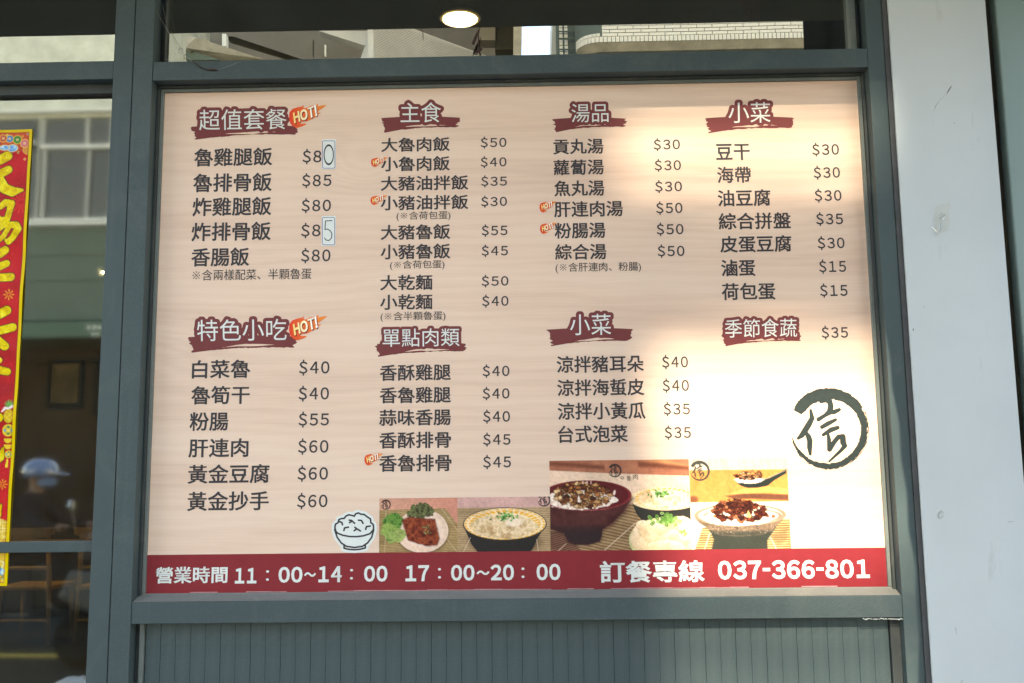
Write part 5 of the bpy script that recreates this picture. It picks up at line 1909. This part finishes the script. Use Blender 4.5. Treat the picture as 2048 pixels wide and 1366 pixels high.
for _ in range(70):
    a = zz4(rng.uniform(250, 1150), rng.uniform(990, 1090))
    c4.fill(c4.soft(c4.ell(a[0], a[1], .9, .7)), (190, 175, 155), .6)
bx_, by_ = zz4(712, 850)
F = c4.ell(bx_, by_, 92, 22)
c4.fill(c4.soft(F), (150, 132, 112))
c4.fill(c4.soft(F + 2), (205, 198, 186))
c4.fill(c4.soft(np.abs(c4.ell(bx_ + 4, by_ + 2, 76, 15)) - .6), (120, 95, 80), .8)
F = c4.ell(bx_ - 4, by_ + 5, 70, 16.5) + 2 * c4.n(5, 81, 3)
c4.mottled(c4.soft(F), ((215, 200, 175), (238, 228, 210), (248, 242, 230)), 3.5, 82)
c4.chunks((1423, 1003, 1532, 1044), ((92, 38, 26), (125, 58, 38), (70, 26, 20), (176, 104, 72), (60, 26, 22)), 150, 7.2, 83)
c4.chunks((1434, 999, 1508, 1026), ((150, 82, 58), (110, 50, 36), (75, 30, 24)), 70, 5.2, 84)
F = c4.poly([zz4(820, 785), zz4(860, 870), zz4(840, 890), zz4(785, 870)])
c4.fill(c4.soft(F), (225, 175, 120))
c4.chunks((1532, 1026, 1548, 1037), ((150, 80, 45),), 3, 4.5, 85)
F = c4.poly([zz4(680, 425), zz4(1030, 395), zz4(1120, 370), zz4(1340, 255), zz4(1340, 310), zz4(1180, 400), zz4(1090, 470), zz4(960, 495), zz4(830, 498), zz4(740, 470)])
c4.fill(c4.soft(F), (40, 50, 46))
c4.fill(c4.soft(seg_d(c4.X, c4.Y, zz4(1040, 390), zz4(1330, 275), 1.2, .8)), (160, 160, 155), .7)
c4.mottled(c4.soft(c4.ell(*zz4(850, 395), 28, 7) + 1.5 * c4.n(3, 86)), ((235, 222, 205), (250, 244, 235)), 3, 87)
c4.chunks((1474, 942, 1528, 960), ((140, 80, 52), (95, 48, 32), (205, 150, 105), (70, 32, 24), (225, 180, 140)), 60, 4.2, 88)
c4.logo(*zz4(205, 265), 19.5, (52, 58, 54))
c4.to_mesh('food_picture', board_root, BY - .0005)

# ================================================================== RED NEW YEAR BANNER on the door glass
BNY = 0.046
cb_ = Canvas(-140, 258, 65, 1172, 1.3)
X, Y = cb_.X, cb_.Y
# the banner hangs plumb: undo the picture's lean of verticals so strokes keep their place
lean = (Y - 715) * -0.0525 * ((X - 827) / -790.0) * 1.0
XP = X + lean * 0                                              # banner-local column
right = 65.0
cb_.C[:] = (196, 22, 34)
cb_.mottled(np.ones_like(X), ((160, 4, 16), (200, 10, 22), (222, 26, 30)), 70, 41)
# foil facets: fine radiating crackle
fac = np.abs(np.sin(vnoise(X, Y, 14, 42, 1) * 22 + X * .5))
cb_.fill((fac > .93) * 1.0, (224, 60, 60), .35)


def bl_(pts):
    """photo pixels of the visible half -> banner canvas columns (plumb edge at x = 65 everywhere)"""
    return [(x + (65 - (65 - (y - 258) * 44.0 / 914)), y, r) for x, y, r in pts]


flower = lambda cx, cy, r, col: [[(cx, cy, .8), (cx + r * math.cos(a), cy + r * math.sin(a), 1.4)] for a in np.arange(0, 6.28, math.pi / 4)]
for cx, cy, r, col, pet in ((21, 602, 10, (235, 190, 40), 8), (44, 412, 22, (232, 70, 35), 14), (12, 978, 9, (240, 170, 40), 8), (30, 700, 14, (205, 40, 45), 12), (12, 890, 16, (210, 40, 45), 12), (10, 1005, 16, (210, 45, 45), 12)):
    sx_ = (cy - 258) * 44.0 / 914
    st = [[(cx + sx_ + r * .25 * math.cos(a), cy + r * .25 * math.sin(a), .6), (cx + sx_ + r * math.cos(a), cy + r * math.sin(a), 1.2)] for a in np.arange(0, 6.28, 2 * math.pi / pet)]
    cb_.fill(cb_.soft(strokes_field(X, Y, st), 1.2), col, .9)
STK = [[(-70, 318, 9), (0, 322, 9), (14, 314, 9)], [(-80, 362, 9), (0, 352, 8), (17, 343, 7)], [(-40, 345, 9), (0, 366, 9), (9, 382, 9), (25, 389, 9), (45, 386, 2)], [(-30, 330, 8), (-50, 380, 9), (-80, 410, 5)],
       [(2, 420, 5), (12, 412, 6), (24, 414, 6), (20, 432, 5), (16, 447, 5)], [(-6, 440, 5), (0, 450, 6), (16, 447, 5)], [(-8, 470, 5), (10, 458, 5), (34, 459, 6), (38, 467, 6), (27, 485, 5), (18, 493, 5), (13, 490, 2)], [(-6, 492, 4), (8, 482, 4), (18, 466, 4)],
       [(-50, 430, 7), (-50, 480, 8), (-70, 490, 5)],
       [(-40, 520, 8), (0, 517, 8), (11, 510, 7)], [(-50, 552, 7), (0, 544, 7), (14, 538, 6)], [(-60, 570, 8), (0, 567, 7), (24, 566, 7)],
       [(-60, 650, 9), (0, 642, 8), (16, 634, 8)], [(-50, 682, 8), (0, 675, 7), (28, 668, 7)], [(-30, 670, 8), (0, 696, 8), (13, 706, 7)], [(-20, 730, 6), (2, 734, 5)], [(-60, 760, 8), (0, 753, 7), (18, 757, 6)],
       [(-60, 852, 9), (-10, 846, 8), (3, 848, 8)], [(-50, 925, 8), (-2, 930, 8), (6, 925, 7), (11, 908, 1)], [(-40, 958, 7), (-2, 958, 5)], [(-60, 1040, 9), (0, 1036, 8), (9, 1018, 1)], [(-40, 860, 9), (-50, 910, 9), (-60, 1000, 8)]]
STK = [bl_(s) for s in STK]
F = strokes_field(X, Y, STK) - 1.2
cb_.fill(cb_.soft(F - 1.4, 1.2), (58, 32, 8))
cb_.mottled(cb_.soft(F, 1.2), ((214, 170, 0), (236, 205, 10), (246, 226, 60)), 9, 43)
wed = np.abs(np.sin(vnoise(X, Y, 12, 46, 1) * 30))
cb_.fill(cb_.soft(F + 1.5, 1.2) * (wed > .9), (190, 140, 0), .5)
# top field with coins and clouds
top = cb_.soft(Y - 304 - 3 * cb_.n(8, 44), 3)
cb_.mottled(top, ((196, 60, 36), (222, 92, 52)), 14, 45)
for cx, cy, r, col in ((18, 277, 7, (50, 120, 190)), (34, 279, 8, (60, 130, 60)), (49, 287, 8, (225, 110, 125)), (5, 276, 7, (205, 80, 60)), (-16, 280, 8, (60, 130, 60)), (-40, 284, 8, (50, 120, 190)), (-70, 280, 9, (225, 110, 125))):
    sx_ = (cy - 258) * 44.0 / 914
    F = cb_.ell(cx + sx_, cy, r, r)
    cb_.fill(cb_.soft(F - 1.5), (235, 190, 70))
    cb_.fill(cb_.soft(F), col)
    cb_.fill(cb_.soft(np.maximum(np.abs(X - cx - sx_) - 2.5, np.abs(Y - cy) - 2.5)), (225, 190, 130))
for cx, cy, rx_, ry_ in ((24, 297, 10, 7), (8, 296, 9, 5), (-20, 298, 12, 6)):
    F = cb_.ell(cx + 2, cy, rx_, ry_)
    cb_.fill(cb_.soft(F - 1.2), (240, 215, 150))
    cb_.mottled(cb_.soft(F), ((40, 110, 190), (120, 180, 220), (200, 225, 235)), 6, 48)
F = cb_.ell(57, 303, 9, 7, .5)
cb_.fill(cb_.soft(F - 1), (240, 190, 80))
cb_.fill(cb_.soft(F), (214, 140, 60))
for cx, cy, cc in ((56, 268, (60, 90, 170)), (46, 272, (200, 80, 40)), (38, 306, (40, 110, 60)), (53, 321, (210, 80, 90)), (14, 269, (230, 190, 60))):
    cb_.fill(cb_.soft(cb_.ell(cx, cy, 2.4, 2.4)), (240, 200, 90))
    cb_.fill(cb_.soft(cb_.ell(cx, cy, 1.5, 1.5)), cc)
# pineapple and charms
def cx_of(x, y):
    return x + (y - 258) * 44.0 / 914


for k in range(9):
    a = -math.pi / 2 + (k - 4) * .27
    cb_.fill(cb_.soft(seg_d(X, Y, (cx_of(24, 828), 828), (cx_of(24, 828) + 14 * math.cos(a) * .9, 828 + 16 * math.sin(a)), 2.2, .4)), ((70, 140, 60), (120, 175, 80))[k % 2])
F = cb_.ell(cx_of(23, 845), 845, 10, 13.5)
cb_.fill(cb_.soft(F - .8), (120, 80, 10))
cb_.mottled(cb_.soft(F), ((215, 165, 30), (240, 205, 60)), 5, 51)
cb_.fill(cb_.soft(F) * (np.abs(np.sin((X + Y) * .9)) < .2), (170, 110, 20), .6)
cb_.fill(cb_.soft(F) * (np.abs(np.sin((X - Y) * .9)) < .2), (170, 110, 20), .6)
cb_.fill(cb_.soft(strokes_field(X, Y, [[(cx_of(10, 834), 836, 1.5), (cx_of(16, 832), 829, 3), (cx_of(22, 830), 830, 2), (cx_of(30, 830), 826, 3)]])), (240, 215, 205))
for cy, r in ((873, 12), (920, 7.5)):
    x_ = cx_of(22, cy)
    cb_.fill(cb_.soft(cb_.ell(x_, cy, r, r)), (232, 195, 60))
    cb_.fill(cb_.soft(cb_.ell(x_, cy, r * .72, r * .72)), (196, 170, 70))
    for k in range(4):
        a = k * math.pi / 2
        cb_.fill(cb_.soft(cb_.ell(x_ + r * .55 * math.cos(a), cy + r * .55 * math.sin(a), r * .2, r * .2)), ((60, 160, 200), (60, 130, 70))[k % 2])
    cb_.fill(cb_.soft(cb_.ell(x_, cy, r * .3, r * .3)), (240, 205, 70))
for cy in (892, 904):
    x_ = cx_of(21, cy)
    F = np.maximum(cb_.ell(x_, cy - 2, 8, 8), cy - 3 - Y)
    cb_.fill(cb_.soft(F - .8), (150, 90, 10))
    cb_.fill(cb_.soft(F), (235, 190, 50))
cb_.fill(cb_.soft(seg_d(X, Y, (cx_of(20, 930), 930), (cx_of(19, 943), 943), 1.5, 3)), (240, 195, 50))
# gold field at the foot with lattice, waves and clouds
F = 1046 - Y + 3 * np.sin(X * .12)
cb_.mottled(cb_.soft(F, 2), ((196, 140, 20), (226, 176, 50), (240, 205, 110)), 9, 52)
lat = (np.abs(np.sin(X * .55)) < .25) | (np.abs(np.sin(Y * .55)) < .25)
cb_.fill(cb_.soft(F, 2) * lat * (Y < 1078), (245, 226, 160), .8)
rng3 = random.Random(8)
for k in range(60):
    x_, y_ = rng3.uniform(-130, 60), rng3.uniform(1080, 1168)
    r = rng3.uniform(3, 9)
    cb_.fill(cb_.soft(np.abs(cb_.ell(x_, y_, r, r * .8)) - 1.0), rng3.choice(((245, 215, 110), (200, 130, 10), (40, 130, 160), (240, 225, 180), (60, 120, 60))), .9)
for k in range(20):
    x_ = -130 + k * 9.6 + rng3.uniform(-3, 3)
    y_ = 1154 + rng3.uniform(-14, 8)
    cb_.mottled(cb_.soft(cb_.ell(x_, y_, 9, 6)), ((40, 120, 180), (170, 205, 215), (235, 225, 195)), 5, k)
# border
bd = np.minimum(np.minimum(X + 140, 65 - X), np.minimum(Y - 258, 1172 - Y)) - 5.5
cb_.fill(cb_.soft(bd, 1.2), (226, 188, 10))
cb_.fill(cb_.soft(np.abs(bd - 1.2) - .5, 1.2), (120, 30, 10), .7)
ban = thing('new_year_banner', 'red and gold vertical new year banner with calligraphy stuck on the glass door', 'banner', tuple(P(65, 1172, BNY)))
# an upright rectangle on the glass: its right edge follows the plumb line through (65,258)
xr = P(64.5, 262, BNY)[0]
H, W = X.shape
c_ = np.clip(cb_.C, 0, 255) / 255
lin = (np.where(c_ <= .04045, c_ / 12.92, ((c_ + .055) / 1.055) ** 2.4) * .92).reshape(-1, 3)
wid = P(65, 700, BNY)[0] - P(-140, 700, BNY)[0]
zt, zb = P(40, 259, BNY)[2], P(12, 1172, BNY)[2]
gx = np.linspace(xr - wid, xr, W)
gz = np.linspace(zt, zb, H)
GX_, GZ_ = np.meshgrid(gx, gz)
ripple = .0022 * np.sin(GZ_ * 31 + GX_ * 9) * np.sin(GZ_ * 7) + .0006 * np.sin(GX_ * 60 + GZ_ * 13)
v = np.stack([GX_.ravel(), (BNY + ripple).ravel(), GZ_.ravel()], 1)
idx = np.arange(H * W).reshape(H, W)
f = np.stack([idx[:-1, :-1], idx[1:, :-1], idx[1:, 1:], idx[:-1, 1:]], -1).reshape(-1, 4)
o = flat_mesh('printed_sheet', v, f.tolist(), MT['foil'], ban, lin)
o.data.polygons.foreach_set('use_smooth', [True] * len(o.data.polygons))

# ================================================================== SMALL DETAILS
# hook on the pilaster
PY = -0.0085
c = P(1883, 440, PY)
hk = thing('wall_hook', 'bent steel hook on yellowed adhesive on the white pilaster', 'hook', tuple(c))
px_shape('adhesive', MT['clear'], hk, (1862, 400, 1910, 482), .9,
         lambda X, Z: np.minimum(poly_field(X, Z, [(1869, 414), (1899, 404), (1901, 462), (1884, 466), (1872, 474), (1870, 440)]), 9) + 5 * vnoise(X, Z, 13, 3, 3), PY - .0006)
hp = [(1879, 437), (1880, 430), (1885, 427), (1890, 430), (1889, 436), (1884, 440), (1882, 447), (1882, 457), (1879, 464), (1874, 465), (1868, 459), (1865, 454)]
pts = [P(x, y, PY - (.004 if i < 6 else .004 + .0022 * (i - 5))) for i, (x, y) in enumerate(hp)]
MB().tube(pts, .0013, 8).build('hook_wire', MT['steel'], hk, smooth=True)
c = P(1882, 1029, PY)
pts = [(c[0] + .006 * math.cos(a) + .002 * math.sin(a), PY - .001, c[2] + .009 * math.sin(a)) for a in np.linspace(.4, 5.9, 14)]
tag(MB().tube(pts, .0009, 6).build('adhesive_ring', MT['conc'], smooth=True), 'small dried glue ring low on the white pilaster', 'mark')


# scuffs and specks on the pilaster (thin grime, with shapes of their own)
def scuff(pts, name, label):
    b = MB()
    for st in pts:
        q = [P(x, y, PY - .0002) for x, y, r in st]
        b.tube(q, [r * .00125 for x, y, r in st], 5)
    tag(b.build(name, MT['twig'], smooth=True), label, 'dirt mark')


scuff([[(1903, 172, .5), (1898, 180, .9), (1894, 187, .4)], [(1894, 187, .12), (1880, 200, .15), (1871, 213, .35), (1868, 222, .1)]], 'cobweb_scrap', 'dark cobweb scrap high on the white pilaster')
scuff([[(1826, 657, .9), (1827, 662, .5)], [(1847, 613, .5), (1848, 615, .3)], [(1908, 245, .4), (1909, 248, .3)]], 'dirt_speck', 'small dark specks midway up the white pilaster')
scuff([[(1911, 1255, .3), (1913, 1268, .2)], [(1925, 1360, .35), (1922, 1366, .2)], [(2016, 1044, .3), (2028, 1043, .2)]], 'dirt_streak', 'small dark streaks at the foot of the white pilaster')
# twig and cobweb on the transom
q = [(384, 122, .6), (392, 127, 1.1), (400, 134, 1.4), (410, 138, 1.0), (418, 140, 1.6), (426, 139, 2.0), (434, 140, 1.5)]
tag(MB().tube([P(x, y, -.0035 - .001 * math.sin(i)) for i, (x, y, r) in enumerate(q)], [r * .00125 for x, y, r in q], 7).build('dry_twig', MT['twig'], smooth=True), 'dark dried twig caught in cobweb on the transom corner', 'twig')
b = MB()
for st in (((318, 30), (335, 60), (352, 95), (384, 122)), ((325, 10), (333, 45)), ((434, 140), (455, 133), (475, 125)), ((330, 118), (345, 122), (384, 122)), ((306, 5), (322, 40), (340, 70), (356, 92))):
    b.tube([P(x, y, -.004 + (.02 if y < 100 else 0)) for x, y in st], .00028, 4)
tag(b.build('cobweb', MT['cobweb']), 'thin cobweb threads in the corner above the transom', 'cobweb')
pts = [P(x, y, .03) for x, y in ((358, 107), (358, 98), (361, 96), (365, 97), (366, 103), (366, 107))]
tag(MB().tube(pts, .0008, 6).build('wire_clip', MT['steel'], smooth=True), 'small bent wire clip at the left of the upper pane', 'clip')
# dried leaf scrap dangling in front of the upper pane
t = thing('dried_leaves', 'dark shrivelled leaf scrap standing on the transom below the lamp', 'leaf', tuple(P(958, 105, .02)))
b = MB()
b.tube([P(x, y, .02) for x, y in ((959, 55), (957, 70), (957, 85), (958, 98), (953, 110))], [.0012, .0016, .0014, .0022, .002], 6)
b.build('stem', MT['twig'], t, smooth=True)
for pp in ([(957, 60, 1), (951, 75, 3.5), (946, 88, 3.2), (949, 90, 1)], [(958, 95, 3), (962, 98, 3.2), (957, 104, 3.4), (962, 110, 2)], [(957, 100, 2), (948, 108, 1.5), (946, 111, .8)]):
    MB().tube([P(x, y, .02) for x, y, r in pp], [r * .00125 for x, y, r in pp], 7).build('leaf', MT['twig'], t, smooth=True)
tag(MB().tube([P(843, 58, .047), P(846, 68, .047), P(846, 79, .047)], [.0006, .0008, .0005], 5).build('hair_strand', MT['twig']), 'short dark strand stuck on the upper pane', 'strand')
# white caulk smear under the right end of the bottom rail
b = MB()
for i in range(16):
    x = 1726 + i * 5
    b.tube([P(x, 1237.5 + random.uniform(-1, 1.5), .002), P(x + 4, 1238 + random.uniform(-1, 2), .004)], [random.uniform(.0006, .002), random.uniform(.0004, .0016)], 5)
tag(b.build('caulk_smear', mat('dry_caulk', (.45, .46, .43), .7, var=.3, scale=80), smooth=True), 'rough pale caulk smear under the right end of the bottom rail', 'caulk')

bpy.data.objects.remove(fobj)
